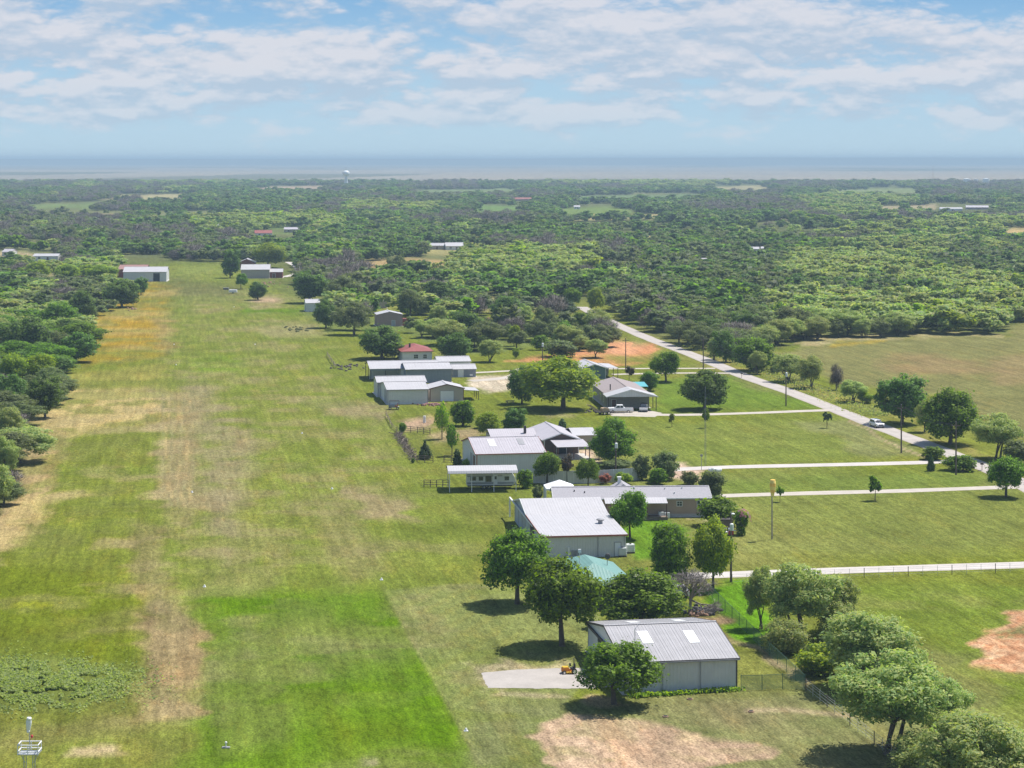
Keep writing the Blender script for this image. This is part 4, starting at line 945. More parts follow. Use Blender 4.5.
# ================================================================== BUILDINGS
ROOF_GREY = mat('roof_galvanised', (0.365, 0.355, 0.36), 0.5, 0.0, vary=0.10, scale=0.5, ribs=('X', 0.30, 0.02), streak=0.16)
ROOF_WHITE = mat('roof_white', (0.45, 0.438, 0.445), 0.5, vary=0.07, scale=0.5, ribs=('X', 0.45, 0.015), streak=0.14)
ROOF_WHITEV = mat('roof_white_across', (0.45, 0.438, 0.445), 0.5, vary=0.07, scale=0.5, ribs=('Y', 0.45, 0.015), streak=0.10)
ROOF_MAUVE = mat('roof_mauve_grey', (0.42, 0.395, 0.42), 0.55, vary=0.08, scale=0.5, ribs=('X', 0.45, 0.015), streak=0.12)
ROOF_MAUVEV = mat('roof_mauve_across', (0.42, 0.395, 0.42), 0.55, vary=0.08, scale=0.5, ribs=('Y', 0.45, 0.015), streak=0.12)
SHINGLE = mat('roof_shingle', (0.335, 0.325, 0.345), 0.9, vary=0.16, scale=4, streak=0.15); SHINGLE_BR = mat('roof_shingle_brown', (0.30, 0.255, 0.25), 0.9, vary=0.16, scale=4, streak=0.2)
ROOF_RED = mat('roof_red', (0.27, 0.070, 0.060), 0.6, vary=0.14, scale=1.0, ribs=('X', 0.45, 0.015)); ROOF_TEAL = mat('roof_teal', (0.15, 0.29, 0.255), 0.5, vary=0.08, scale=0.6, ribs=('X', 0.45, 0.015), streak=0.08)
ROOF_TURQ = mat('roof_turquoise', (0.10, 0.38, 0.42), 0.5, vary=0.1)
WALL_GREY = mat('wall_grey_metal', (0.60, 0.60, 0.58), 0.6, vary=0.07, scale=0.6, ribs=('X', 0.40, 0.02), streak=0.2); WALL_GREYY = mat('wall_grey_metal_side', (0.68, 0.69, 0.68), 0.6, vary=0.06, scale=0.6, ribs=('Y', 0.40, 0.02), streak=0.15)
WALL_BLUE = mat('wall_blue_grey', (0.24, 0.265, 0.31), 0.6, vary=0.08, ribs=('X', 0.4, 0.02), streak=0.15); WALL_PALE = mat('wall_pale_metal', (0.64, 0.64, 0.61), 0.6, vary=0.07, ribs=('X', 0.4, 0.02), streak=0.15)
WALL_BEIGE = mat('wall_beige', (0.46, 0.40, 0.34), 0.75, vary=0.08, streak=0.15); WALL_TAN = mat('wall_tan', (0.43, 0.31, 0.24), 0.8, vary=0.08, scale=0.8, streak=0.12); WALL_BROWN = mat('wall_brown', (0.14, 0.10, 0.085), 0.85, vary=0.15)
WALL_WHITE = mat('wall_white', (0.70, 0.70, 0.68), 0.7, vary=0.08, streak=0.2); WALL_PINK = mat('wall_pinkish', (0.36, 0.25, 0.23), 0.8, vary=0.1); WALL_GREENB = mat('wall_blue_green', (0.12, 0.19, 0.19), 0.6, vary=0.1, ribs=('X', 0.4, 0.02))
WALL_SLATE = mat('wall_slate_side', (0.38, 0.43, 0.49), 0.55, vary=0.06, ribs=('Y', 0.4, 0.02), streak=0.15); WALL_RED = mat('wall_red', (0.26, 0.075, 0.06), 0.8, vary=0.15)
TRIM_DARK = mat('trim_dark', (0.075, 0.065, 0.065), 0.6); TRIM_RED = mat('trim_red', (0.36, 0.12, 0.09), 0.6); TRIM_WHITE = mat('trim_white', (0.72, 0.72, 0.70), 0.6); TRIM_GREY = mat('trim_grey', (0.30, 0.30, 0.31), 0.6)
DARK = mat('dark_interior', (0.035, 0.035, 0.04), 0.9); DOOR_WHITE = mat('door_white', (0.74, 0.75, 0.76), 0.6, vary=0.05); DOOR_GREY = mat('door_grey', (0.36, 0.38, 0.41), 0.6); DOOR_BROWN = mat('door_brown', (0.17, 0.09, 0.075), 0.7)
SKYL = mat('skylight_panel', (0.86, 0.86, 0.84), 0.3, vary=0.04); GLASS = glass_mat('window_glass'); STEEL = mat('galvanised_steel', (0.52, 0.53, 0.54), 0.45, 0.6, vary=0.12); WOOD = mat('weathered_wood', (0.20, 0.155, 0.12), 0.9, vary=0.3, scale=2.5)
POLEWOOD = mat('pole_wood', (0.14, 0.105, 0.085), 0.9, vary=0.25); WHITE = mat('white_paint', (0.80, 0.80, 0.79), 0.5, vary=0.05); BLACK = mat('black_rubber', (0.025, 0.025, 0.027), 0.85); CONC = mat('concrete', (0.50, 0.47, 0.43), 0.9, vary=0.15)
PLASTIC = mat('tank_plastic', (0.72, 0.75, 0.74), 0.4, vary=0.05); RED = mat('red_paint', (0.50, 0.035, 0.045), 0.45); ORANGE = mat('orange_paint', (0.62, 0.22, 0.02), 0.5); YELLOW = mat('yellow_paint', (0.70, 0.42, 0.03), 0.5); NAVY = mat('dark_blue_paint', (0.03, 0.035, 0.055), 0.35)
CARWHITE = mat('car_white', (0.78, 0.78, 0.79), 0.3, vary=0.03, spec=0.6); CARSILVER = mat('car_silver', (0.62, 0.63, 0.66), 0.3, 0.2, vary=0.03, spec=0.6); CHROME = mat('chrome', (0.6, 0.6, 0.62), 0.2, 1.0, vary=0.05); TAN_ = mat('tan_paint', (0.42, 0.31, 0.19), 0.7)

def swp(mb, ax):
    if ax == 'v': mb.v = [(y, x, z) for x, y, z in mb.v]
    return mb
def opening(root, o, L, W):
    face, a, b, z0, z1, nm, m, fm = o
    def bx(a, b, z0, z1, d0, d1):
        mb = MB()
        if face == 'front': mb.box(a, b, -d1, -d0, z0, z1)
        elif face == 'back': mb.box(a, b, W + d0, W + d1, z0, z1)
        elif face == 'left': mb.box(-d1, -d0, a, b, z0, z1)
        else: mb.box(L + d0, L + d1, a, b, z0, z1)
        return mb
    p = bx(a, b, z0, z1, -0.02, 0.05).build(nm, m, root)
    if fm:
        f = MB(); t = 0.10
        for q in ((a - t, a, z0 - t * (z0 > .2), z1 + t), (b, b + t, z0 - t * (z0 > .2), z1 + t), (a, b, z1, z1 + t)) + (((a, b, z0 - t, z0),) if z0 > .2 else ()):
            k = bx(*q, -0.015, 0.085); f.add(k.v, k.f)
        if 'window' in nm:
            k = bx((a + b) / 2 - .03, (a + b) / 2 + .03, z0, z1, 0.05, 0.08); f.add(k.v, k.f); k = bx(a, b, (z0 + z1) / 2 - .03, (z0 + z1) / 2 + .03, 0.05, 0.075); f.add(k.v, k.f)
        f.build('frame', fm, p)
    if 'door' in nm and b - a < 1.6:
        bx(b - .18, b - .1, z0 + .95, z0 + 1.08, 0.05, 0.12).build('handle', STEEL, p)
    return p
def gable(name, label, cat, px, py, L, W, eave, ridge, axis='u', wall=WALL_GREY, roof=ROOF_GREY, trim=None, ov=0.25, rp=0.5, ribs=0, openings=(), side=None, group=None, rz=TH, base=0.35, loc=None, skirt=None):
    o = thing(name, label, cat, loc or G(px, py), rz, group)
    Lr, Wd = (L, W) if axis == 'u' else (W, L); yr = Wd * rp
    w = MB().prism([(0, -.2), (Wd, -.2), (Wd, eave), (yr, ridge), (0, eave)], 0, Lr, 'x')
    if side:                                   # end walls get their own pressed sheet direction
        m_ = MB().prism([(0.02, -.2), (Wd - .02, -.2), (Wd - .02, eave - .03), (yr, ridge - .03), (0.02, eave - .03)], -0.03, -0.006, 'x')
        swp(m_, axis).build('end_wall', side, o)
    swp(w, axis).build('wall', wall, o)
    s1 = (ridge - eave) / yr; s2 = (ridge - eave) / (Wd - yr); t = 0.09; g = 0.012
    prof = [(-ov, eave - ov * s1 + g), (yr, ridge + g), (Wd + ov, eave - ov * s2 + g), (Wd + ov, eave - ov * s2 + t + g), (yr, ridge + t + g), (-ov, eave - ov * s1 + t + g)]
    r = MB().prism(prof, -ov, Lr + ov, 'x')
    if ribs:
        x = -ov + ribs * .5
        while x < Lr + ov - .05:
            r.prism([(-ov, prof[5][1] - .005), (yr, ridge + t + g - .005), (Wd + ov, prof[3][1] - .005), (Wd + ov, prof[3][1] + .022), (yr, ridge + t + g + .022), (-ov, prof[5][1] + .022)], x - .035, x + .035, 'x'); x += ribs
    rf = swp(r, axis).build('roof', roof, o)
    cp = swp(MB().prism([(yr - .22, ridge + t + g - .22 * s1 + .052), (yr, ridge + t + g + .052), (yr + .22, ridge + t + g - .22 * s2 + .052), (yr + .22, ridge + t + g - .22 * s2 + .09), (yr, ridge + t + g + .09), (yr - .22, ridge + t + g - .22 * s1 + .09)], -ov - .01, Lr + ov + .01, 'x'), axis).build('ridge_cap', roof, rf)
    if trim:
        e0 = eave - ov * s1; e2 = eave - ov * s2
        m_ = MB().box(-ov - .02, Lr + ov + .02, -ov - .06, -ov - .003, e0 - .05, e0 + .13)
        m_.box(-ov - .02, Lr + ov + .02, Wd + ov + .003, Wd + ov + .06, e2 - .05, e2 + .13)
        for x0, x1 in ((-ov - .05, -ov - .003), (Lr + ov + .003, Lr + ov + .05)):
            m_.prism([(-ov, e0 - .09), (yr, ridge - .08), (Wd + ov, e2 - .09), (Wd + ov, e2 + .14), (yr, ridge + .15), (-ov, e0 + .14)], x0, x1, 'x')
        for x0 in (-.035, Lr - .14):
            for y0 in (-.04, Wd - .14): m_.box(x0, x0 + .175, y0, y0 + .18, -.1, eave - .06)
        swp(m_, axis).build('trim', trim, o)
    if base: MB().box(-base, L + base, -base, W + base, -.3, 0.06).build('foundation', CONC, o)
    for q in openings: opening(o, q, L, W)
    return o
def slope_panel(root, name, m, x0, x1, t0, t1, eave, ridge, yr, far=False, W=None, lift=0.115):
    """Panel lying on a roof slope, t = 0 at the eave, 1 at the ridge (ridge along x)."""
    y0, y1 = yr * t0, yr * t1; z0 = eave + (ridge - eave) * t0 + lift; z1 = eave + (ridge - eave) * t1 + lift
    if far: y0, y1 = W - (W - yr) * t0, W - (W - yr) * t1
    return MB().prism([(y0, z0), (y1, z1), (y1, z1 + .05), (y0, z0 + .05)], x0, x1, 'x').build(name, m, root)
def posts(root, pts, z, r=.07, m=TRIM_DARK):
    for x, y in pts: MB().box(x - r, x + r, y - r, y + r, -.2, z).build('post', m, root)
def hip(name, label, cat, px, py, L, W, eave, ridge, wall, roof, ov=.5, openings=(), trim=None, rz=TH, loc=None, hl=None, gable_front=None):
    o = thing(name, label, cat, loc or G(px, py), rz); MB().box(0, L, 0, W, -.2, eave).build('wall', wall, o)
    k = hl if hl is not None else min(L, W) / 2
    if L >= W: a, b = (k, W / 2), (L - k, W / 2)
    else: a, b = (L / 2, k), (L / 2, W - k)
    z = eave + .01; r = MB()
    r.add([(-ov, -ov, z), (L + ov, -ov, z), (L + ov, W + ov, z), (-ov, W + ov, z), (a[0], a[1], ridge), (b[0], b[1], ridge), (-ov, -ov, z + .1), (L + ov, -ov, z + .1), (L + ov, W + ov, z + .1), (-ov, W + ov, z + .1)],
          [(0, 3, 2, 1), (0, 1, 7, 6), (1, 2, 8, 7), (2, 3, 9, 8), (3, 0, 6, 9)] + ([(6, 7, 5, 4), (7, 8, 5), (8, 9, 4, 5), (9, 6, 4)] if L >= W else [(6, 7, 4), (7, 8, 5, 4), (8, 9, 5), (9, 6, 4, 5)]))
    rf = r.build('roof', roof, o)
    if trim: MB().box(-ov - .03, L + ov + .03, -ov - .05, -ov - .004, z - .06, z + .13).box(-ov - .05, -ov - .004, -ov - .03, W + ov, z - .06, z + .13).build('fascia', trim, rf)
    for q in openings: opening(o, q, L, W)
    return o

# ---- the near barn
b = gable('metal_barn', 'nearest grey metal barn with skylights and dark corner trim, behind the front tree', 'barn', 624.7, 694.3, 13.0, 20.5, 3.55, 5.35, roof=ROOF_GREY, trim=TRIM_DARK, ribs=0.42, side=WALL_GREYY,
          openings=[('left', 2.2, 14.4, 0.05, 3.25, 'hangar_door', DARK, TRIM_DARK), ('front', 0.35, 1.3, 0.05, 2.15, 'side_door', DOOR_WHITE, TRIM_WHITE)])
opening(b, ('left', 14.6, 20.0, 0.05, 3.4, 'sliding_panel', WALL_GREYY, None), 13, 20.5)
MB().box(-.32, -.09, 1.6, 20.4, 3.28, 3.5).build('door_track', TRIM_DARK, b)
for x0, t0, far in ((3.2, .45, False), (8.6, .42, False), (3.6, .4, True), (9.2, .4, True)): slope_panel(b, 'skylight', SKYL, x0, x0 + 1.25, t0, t0 + .34, 3.55, 5.35, 10.25, far, 20.5)
MB().tube((1.9, 3.2, 3.9), (1.9, 3.2, 6.6), .045).tube((1.9, 3.2, 6.55), (2.5, 3.3, 7.1), .025).tube((1.55, 3.2, 6.3), (2.25, 3.2, 6.3), .02).build('antenna', STEEL, b)
MB().box(1.42, 1.72, -.22, -.05, .9, 1.7).box(1.5, 1.62, -.14, -.06, 0, .9).build('meter_box', WHITE, b)
MB().box(-.25, 13.25, -.40, -.32, 3.40, 3.52).build('gutter', TRIM_GREY, b)
for x in (4.3, 8.7): MB().tube((x, -.08, .1), (x, -.08, 3.4), .045).build('downspout', TRIM_GREY, b)
# ---- white roofed hangar with its flat side bay
h2 = thing('white_hangar', 'white roofed metal hangar with red eave trim and slate coloured sliding doors', 'hangar', G(543.3, 558.3), R(7.5)); L2 = 12.6
MB().prism([(0, -.2), (32.5, -.2), (32.5, 3.35), (24.2, 4.95), (17.0, 3.6), (0, 3.25)], 0, L2, 'x').build('wall', WALL_GREY, h2)
MB().prism([(0.04, 0), (32.4, 0), (32.4, 3.3), (24.2, 4.85), (17.0, 3.52), (0.04, 3.18)], -.04, -.006, 'x').build('end_wall', WALL_SLATE, h2)
r = MB(); pr = [(-.25, 3.25), (17.0, 3.61), (24.2, 4.96), (32.75, 3.31)]
r.prism(pr + [(a, z + .09) for a, z in pr[::-1]], -.3, L2 + .3, 'x')
x = -.1
while x < L2 + .25: r.prism([(a, z + .085) for a, z in pr] + [(a, z + .102) for a, z in pr[::-1]], x - .03, x + .03, 'x'); x += .62
rf2 = r.build('roof', ROOF_WHITE, h2)
t_ = MB().box(-.33, L2 + .33, -.32, -.26, 3.12, 3.37)
t_.prism([(-.3, 3.1), (17.0, 3.45), (17.0, 3.72), (-.3, 3.36)], -.36, -.31, 'x')
t_.build('eave_trim', TRIM_RED, h2)
MB().prism([(17.0, 3.5), (24.2, 4.86), (32.8, 3.2), (32.8, 3.42), (24.2, 5.08), (17.0, 3.72)], -.36, -.31, 'x').build('rake_trim', TRIM_WHITE, h2)
for k in range(4): opening(h2, ('left', 15.2 + k * 4.1, 19.1 + k * 4.1, 0.05, 3.1, 'sliding_door', WALL_SLATE if k != 1 else DOOR_GREY, TRIM_GREY), L2, 32.5)
opening(h2, ('left', 9.5, 13.6, .05, 3.0, 'bay_opening', DARK, TRIM_RED), L2, 32.5)
MB().box(-.45, -.2, 9, 36.5, 3.16, 3.34).box(-.45, -.2, 36.3, 36.5, -.1, 3.3).build('door_track', TRIM_WHITE, h2)
for x in (4.3, 4.8, 5.3): MB().box(x, x + .28, -.2, -.05, .1, 1.1).build('louver_vent', TRIM_GREY, h2)
MB().box(3.75, 3.95, -.3, -.1, 0, 1.6).build('meter_box', WHITE, h2)
MB().tube((10.2, 8.6, 3.5), (10.2, 8.6, 4.1), .35, .35, 12).ball((10.2, 8.6, 4.1), .55, 10, 5, (1.2, 1.2, .4)).build('roof_vent', TRIM_GREY, rf2)
opening(h2, ('front', 10.9, 11.8, .05, 2.1, 'side_door', DOOR_WHITE, TRIM_GREY), L2, 32.5)
for x in (.25, 8.3, 12.35): MB().tube((x, -.08, .1), (x, -.08, 3.15), .045).build('downspout', TRIM_GREY, h2)
# ---- tan house
H3 = gable('tan_house', 'long tan double wide house with grey shingle roof and a small porch', 'house', 555, 518, 26.0, 8.4, 3.2, 4.45, wall=WALL_TAN, roof=SHINGLE, trim=TRIM_WHITE, ov=.35, rz=R(2.5),
           openings=[('front', 23.9, 24.9, 1.5, 2.7, 'window', GLASS, TRIM_WHITE), ('front', 20.5, 21.3, 1.9, 2.6, 'window', GLASS, TRIM_WHITE), ('front', 13.4, 14.4, .7, 2.7, 'door', DOOR_BROWN, TRIM_WHITE), ('right', 3, 4.2, 1.5, 2.6, 'window', GLASS, TRIM_WHITE), ('front', 2.0, 3.2, 1.5, 2.6, 'window', GLASS, TRIM_WHITE)])
MB().box(-.03, 26.03, -.05, -.004, -.1, .55).build('skirting', CONC, H3)
MB().prism([(-2.9, 2.75), (.1, 3.25), (.1, 3.33), (-2.9, 2.83)], 8.2, 18.6, 'x').build('porch_roof', ROOF_WHITE, H3); posts(H3, [(8.4, -2.7), (11.8, -2.7), (15.2, -2.7), (18.4, -2.7)], 2.75, .08, DOOR_BROWN)
MB().box(8.2, 18.6, -2.9, -.36, -.1, .5).build('porch_deck', WOOD, H3)
MB().prism([(9.4, 3.45), (11.9, 4.9), (14.4, 3.45)], 4.3, 9.2, 'y').build('dormer', SHINGLE, H3)
for x, y in ((3.4, 2.4), (5.1, 1.9), (13.6, 3.6), (18.8, 3.1), (20.2, 1.4), (21.7, 3.2)): MB().tube((x, y, 3.3), (x, y, 3.6 + y * .29), .11, .11, 8).build('roof_vent', TRIM_WHITE if x > 10 else TRIM_DARK, H3)
MB().box(11.2, 11.7, 6.8, 7.3, 3.5, 5.6).box(11.1, 11.8, 6.7, 7.4, 5.6, 5.75).build('chimney', WALL_WHITE, H3)
ac = thing('air_conditioner', 'pair of white cooling units standing in front of the tan house wall', 'air conditioner', G(658.8, 518.5), R(2.5)); MB().box(0, .85, 0, .8, 0, 1.05).build('cabinet', PLASTIC, ac, bevel=.05); MB().box(1.0, 1.85, .05, .85, 0, .95).build('cabinet', PLASTIC, ac, bevel=.05); MB().tube((.42, .4, 1.05), (.42, .4, 1.1), .32, .32, 12).tube((1.42, .45, .95), (1.42, .45, 1.0), .32, .32, 12).build('fan_grille', TRIM_GREY, ac)
tp_ = thing('tent_canopy', 'white peaked tent canopy behind the left end of the tan house', 'canopy', G(546, 503), R(5)); MB().add([(0, 0, 2.5), (5.2, 0, 2.5), (5.2, 4.5, 2.5), (0, 4.5, 2.5), (2.6, 2.2, 3.7), (0, 0, 2.2), (5.2, 0, 2.2), (5.2, 4.5, 2.2), (0, 4.5, 2.2)], [(0, 1, 4), (1, 2, 4), (2, 3, 4), (3, 0, 4), (0, 1, 6, 5), (1, 2, 7, 6), (2, 3, 8, 7), (3, 0, 5, 8)]).build('cover', WHITE, tp_)
posts(tp_, [(.05, .05), (5.15, .05), (5.15, 4.45), (.05, 4.45)], 2.3, .04, WHITE); MB().box(-.02, .0, 0, 4.5, 0, 2.2).build('side_sheet', WHITE, tp_)
# ---- skylight hangar
h4 = gable('skylight_hangar', 'grey metal hangar with one white and one grey skylight, shingled house right behind it', 'hangar', 476.6, 473.5, 13.3, 19.0, 3.65, 5.5, wall=WALL_GREY, roof=ROOF_MAUVE, trim=TRIM_RED, side=WALL_GREYY, ribs=0.6,
           openings=[('left', 1.2, 4.2, 0.05, 3.1, 'garage_door', DOOR_BROWN, TRIM_WHITE), ('left', 4.8, 7.8, .05, 3.1, 'garage_door', DOOR_GREY, TRIM_WHITE), ('left', 8.6, 16.5, .05, 3.2, 'hangar_door', DOOR_WHITE, TRIM_WHITE)])
slope_panel(h4, 'skylight', SKYL, 3.2, 4.5, .42, .85, 3.65, 5.5, 9.5); slope_panel(h4, 'skylight', TRIM_GREY, 9.0, 10.2, .5, .86, 3.65, 5.5, 9.5)
# ---- house with the brown gable
h5 = gable('gabled_house', 'house with dark brown gable over an open porch, right behind the skylight hangar', 'house', 544, 454.5, 7.2, 17.5, 3.0, 4.25, axis='v', wall=WALL_BROWN, roof=ROOF_MAUVEV, trim=TRIM_WHITE, ov=.4,
           openings=[('front', 2.6, 4.6, .05, 2.2, 'glass_door', GLASS, TRIM_WHITE), ('left', 2, 3.2, 1, 2.2, 'window', GLASS, TRIM_WHITE)])
MB().prism([(-8.2, 2.5), (-.1, 2.9), (-.1, 2.98), (-8.2, 2.58)], 1.2, 8.0, 'x').build('porch_roof', ROOF_MAUVE, h5); posts(h5, [(1.4, -8.0), (4.6, -8.0), (7.8, -8.0), (7.8, -4), (1.4, -4)], 2.5, .08, DOOR_BROWN)
MB().box(1.0, 8.2, -8.4, -.36, -.1, .1).build('porch_slab', CONC, h5)
MB().box(7.23, 12.0, 6.5, 16.5, -.2, 2.9).build('wing_wall', WALL_BEIGE, h5); MB().prism([(6.2, 2.8), (11.5, 3.7), (16.8, 2.8), (16.8, 2.88), (11.5, 3.8), (6.2, 2.88)], 7.3, 12.4, 'x').build('wing_roof', ROOF_WHITE, h5)
MB().box(-9.5, -.03, 8, 16, -.2, 2.7).build('wing_wall', WALL_BEIGE, h5); MB().prism([(7.6, 2.72), (12, 3.75), (16.4, 2.72), (16.4, 2.8), (12, 3.84), (7.6, 2.8)], -9.8, -.02, 'x').build('wing_roof', ROOF_MAUVE, h5)
MB().box(-2.6, -2.1, 9.0, 9.5, 3.2, 4.7).build('chimney', TRIM_DARK, h5)
# ---- trailer carport
c6 = thing('carport', 'open white roofed carport sheltering the travel trailer', 'carport', G(449.0, 492.5), TH * .5); Lc = 12.2
MB().prism([(-.3, 3.35), (0, 3.75), (3.2, 4.25), (6.4, 3.75), (6.7, 3.35), (6.72, 3.43), (6.45, 3.84), (3.2, 4.36), (-.05, 3.84), (-.32, 3.43)], -.2, Lc + .2, 'x').build('roof', ROOF_WHITE, c6)
posts(c6, [(x, y) for x in (.1, 4.1, 8.1, 12.1) for y in (0.05, 6.35)], 3.6, .06, TRIM_WHITE)
MB().box(0, Lc, .0, .1, 3.5, 3.62).box(0, Lc, 6.3, 6.4, 3.5, 3.62).build('beam', TRIM_WHITE, c6)
# ---- travel trailer
rv = thing('travel_trailer', 'white and grey travel trailer parked under the carport', 'camper', G(466.5, 491) + Vector((0, 1.6, 0)), TH * .5)
pf = [(0, .75), (0, 2.9), (.15, 3.1), (7.6, 3.1), (8.3, 2.85), (8.75, 2.2), (8.9, 1.4), (8.5, .75)]
MB().prism(pf, 0, 2.5).build('body', mat('rv_white', (0.66, 0.67, 0.67), .4, vary=.05, streak=.15), rv, bevel=.05)
MB().box(.05, 8.55, -.02, -.004, .95, 1.3).box(.05, 6.5, -.02, -.004, 2.35, 2.5).build('stripe', TRIM_GREY, rv)
for a, bb in ((.7, 1.7), (6.9, 7.7), (2.2, 3.0)): MB().box(a, bb, -.03, -.002, 1.6, 2.3).build('window', GLASS, rv)
d_ = MB().box(4.9, 5.6, -.035, -.003, .85, 2.65).build('door', DOOR_WHITE, rv); MB().box(5.05, 5.45, -.05, -.03, 1.8, 2.35).build('pane', GLASS, d_)
MB().box(3.4, 4.5, -.05, -.004, 1.35, 2.4).build('slide_window', GLASS, rv); MB().box(.3, 8.2, -.5, -.02, 2.85, 2.92).build('awning', TRIM_DARK, rv)
for a in (3.2, 4.15): 
    q = MB().tube((a, -.02, .38), (a, .28, .38), .38, .38, 14).tube((a, 2.22, .38), (a, 2.52, .38), .38, .38, 14).build('wheel', BLACK, rv); MB().tube((a, -.04, .38), (a, .0, .38), .2, .2, 10).build('rim', CHROME, q)
MB().box(.2, 8.3, .1, 2.4, .5, .76).box(8.4, 10.0, 1.15, 1.35, .48, .62).tube((9.7, 1.25, 0), (9.7, 1.25, .6), .05).build('chassis', TRIM_DARK, rv)
MB().tube((9.0, 1.0, .62), (9.0, 1.0, 1.1), .16, .16, 10).tube((9.0, 1.5, .62), (9.0, 1.5, 1.1), .16, .16, 10).build('gas_bottle', WHITE, rv)
# ---- the group of metal sheds
s7 = gable('carport_shed', 'long pale roofed shed whose left bay is an open carport', 'shed', 370.5, 381.5, 18.8, 15, 3.35, 4.7, wall=WALL_PALE, roof=ROOF_WHITE, ribs=.9, base=0)
for f in [c for c in s7.children if c.name.startswith('wall')]: bpy.data.objects.remove(f)
MB().box(8.2, 18.8, .05, 15, -.1, 3.3).box(.3, 8.2, 6.0, 6.2, 0, 3.3).build('wall', WALL_PALE, s7); posts(s7, [(.1, .1), (4.1, .1), (.1, 7.5), (.1, 14.8)], 3.35, .09); MB().box(-.1, 8.0, -.1, .1, 2.9, 3.3).build('beam', WALL_BLUE, s7)
gable('blue_grey_shed', 'big blue grey metal shed with white roof in the middle of the shed group', 'shed', 406.3, 383.2, 12.2, 13, 3.6, 4.7, wall=WALL_BLUE, roof=ROOF_WHITE, ribs=.9, trim=TRIM_GREY)
gable('side_door_shed', 'low grey shed with a white door at the right end of the shed group', 'shed', 453.2, 377.3, 6.3, 6.5, 2.2, 3.2, wall=WALL_BLUE, roof=ROOF_WHITE, ribs=.9, openings=[('front', 1.4, 2.8, .05, 1.95, 'shed_door', DOOR_WHITE, TRIM_WHITE), ('front', 4.6, 5.4, .3, .8, 'window', SKYL, None)])
gable('back_shed', 'white roofed shed behind the low grey one with the white door', 'shed', 438, 372.5, 9.2, 9, 3.0, 4.0, wall=WALL_PALE, roof=ROOF_WHITE, ribs=.9)
gable('middle_shed', 'pale metal shed squeezed right behind the front one of the shed group', 'shed', 377.8, 397, 12.2, 10, 3.6, 4.6, wall=WALL_PALE, roof=ROOF_WHITE, ribs=.9, trim=TRIM_GREY)
gable('front_shed', 'grey metal shed nearest the camera in the shed group, beside a canopied tractor', 'shed', 387.7, 404.6, 9.9, 16.2, 3.55, 4.6, wall=WALL_PALE, roof=ROOF_WHITE, ribs=.8, trim=TRIM_GREY, side=WALL_GREYY, openings=[('left', 2, 7, .05, 3, 'sliding_door', DOOR_GREY, TRIM_GREY)])
g7 = gable('garage', 'beige gabled garage with a white roll up door', 'garage', 430, 401.5, 8.4, 8.5, 3.15, 4.15, axis='v', wall=WALL_BEIGE, roof=ROOF_WHITEV, trim=DOOR_BROWN, ov=.25, openings=[('front', 2.6, 5.9, .05, 2.55, 'garage_door', DOOR_WHITE, TRIM_GREY)])
MB().prism([(8.7, 2.6), (12.4, 2.3), (12.4, 2.38), (8.7, 2.69)], .5, 8, 'y').build('lean_to_roof', ROOF_WHITE, g7); posts(g7, [(12.2, .7), (12.2, 4.2), (12.2, 7.8)], 2.3, .07)
hr = hip('red_roof_house', 'pale house with a red hip roof behind the metal sheds', 'house', 402.5, 362, 8.8, 14, 3.0, 4.7, WALL_WHITE, ROOF_RED, .5, trim=TRIM_RED, openings=[('front', 3.4, 4.6, 1.0, 2.1, 'window', GLASS, TRIM_WHITE), ('front', 6.2, 7.2, 1, 2.1, 'window', GLASS, TRIM_WHITE)])
MB().box(2.2, 2.7, 2.5, 3.0, 3.4, 5.3).build('chimney', TRIM_DARK, hr)
# ---- house with carport and its shop
h9 = gable('carport_house', 'house with brown shingle roof and a white trimmed gable carport', 'house', 606.5, 408.5, 10.4, 24, 3.5, 4.9, axis='v', wall=mat('wall_stone', (0.36, 0.33, 0.30), .85, vary=.15, scale=2), roof=SHINGLE_BR, ov=.4, rz=TH * .6, openings=[('left', 4, 5.2, 1.1, 2.3, 'window', GLASS, TRIM_WHITE), ('left', 9, 10.2, 1.1, 2.3, 'window', GLASS, TRIM_WHITE), ('front', 1.3, 2.3, .05, 2.1, 'door', DOOR_BROWN, TRIM_WHITE)])
MB().prism([(-.8, 3.32), (5.2, 5.0), (11.6, 3.3), (11.6, 3.4), (5.2, 5.12), (-.8, 3.42)], -5.5, 1.2, 'y').build('carport_roof', ROOF_WHITEV, h9); MB().prism([(-.5, 3.36), (5.2, 4.93), (11.3, 3.34)], -5.4, -5.3, 'y').build('carport_gable', WALL_GREY, h9)
MB().prism([(-.85, 3.25), (5.2, 4.95), (11.65, 3.23), (11.65, 3.43), (5.2, 5.16), (-.85, 3.45)], -5.58, -5.52, 'y').build('fascia', TRIM_WHITE, h9); posts(h9, [(-.3, -5.2), (11.2, -5.2), (11.2, -.5)], 3.3, .08)
MB().tube((1.5, 4.0, 3.6), (1.5, 4.0, 5.4), .14, .14, 8).build('flue', TRIM_DARK, h9)
pt = thing('patio_cover', 'turquoise roofed patio cover at the right side of the carport house', 'patio cover', G(633.5, 396), TH * .6); MB().prism([(0, 2.3), (6.5, 2.8), (6.5, 2.88), (0, 2.38)], 0, 3.8, 'x').build('roof', ROOF_TURQ, pt); posts(pt, [(.1, .2), (3.7, .2), (3.7, 6.2), (.1, 6.2)], 2.3, .06)
sh = gable('green_shop', 'blue green metal shop with bright white roof behind the big oak', 'shop', 583.5, 379.3, 6.2, 14, 3.0, 4.0, axis='v', wall=WALL_GREENB, roof=ROOF_WHITEV, trim=TRIM_WHITE, ov=.4)
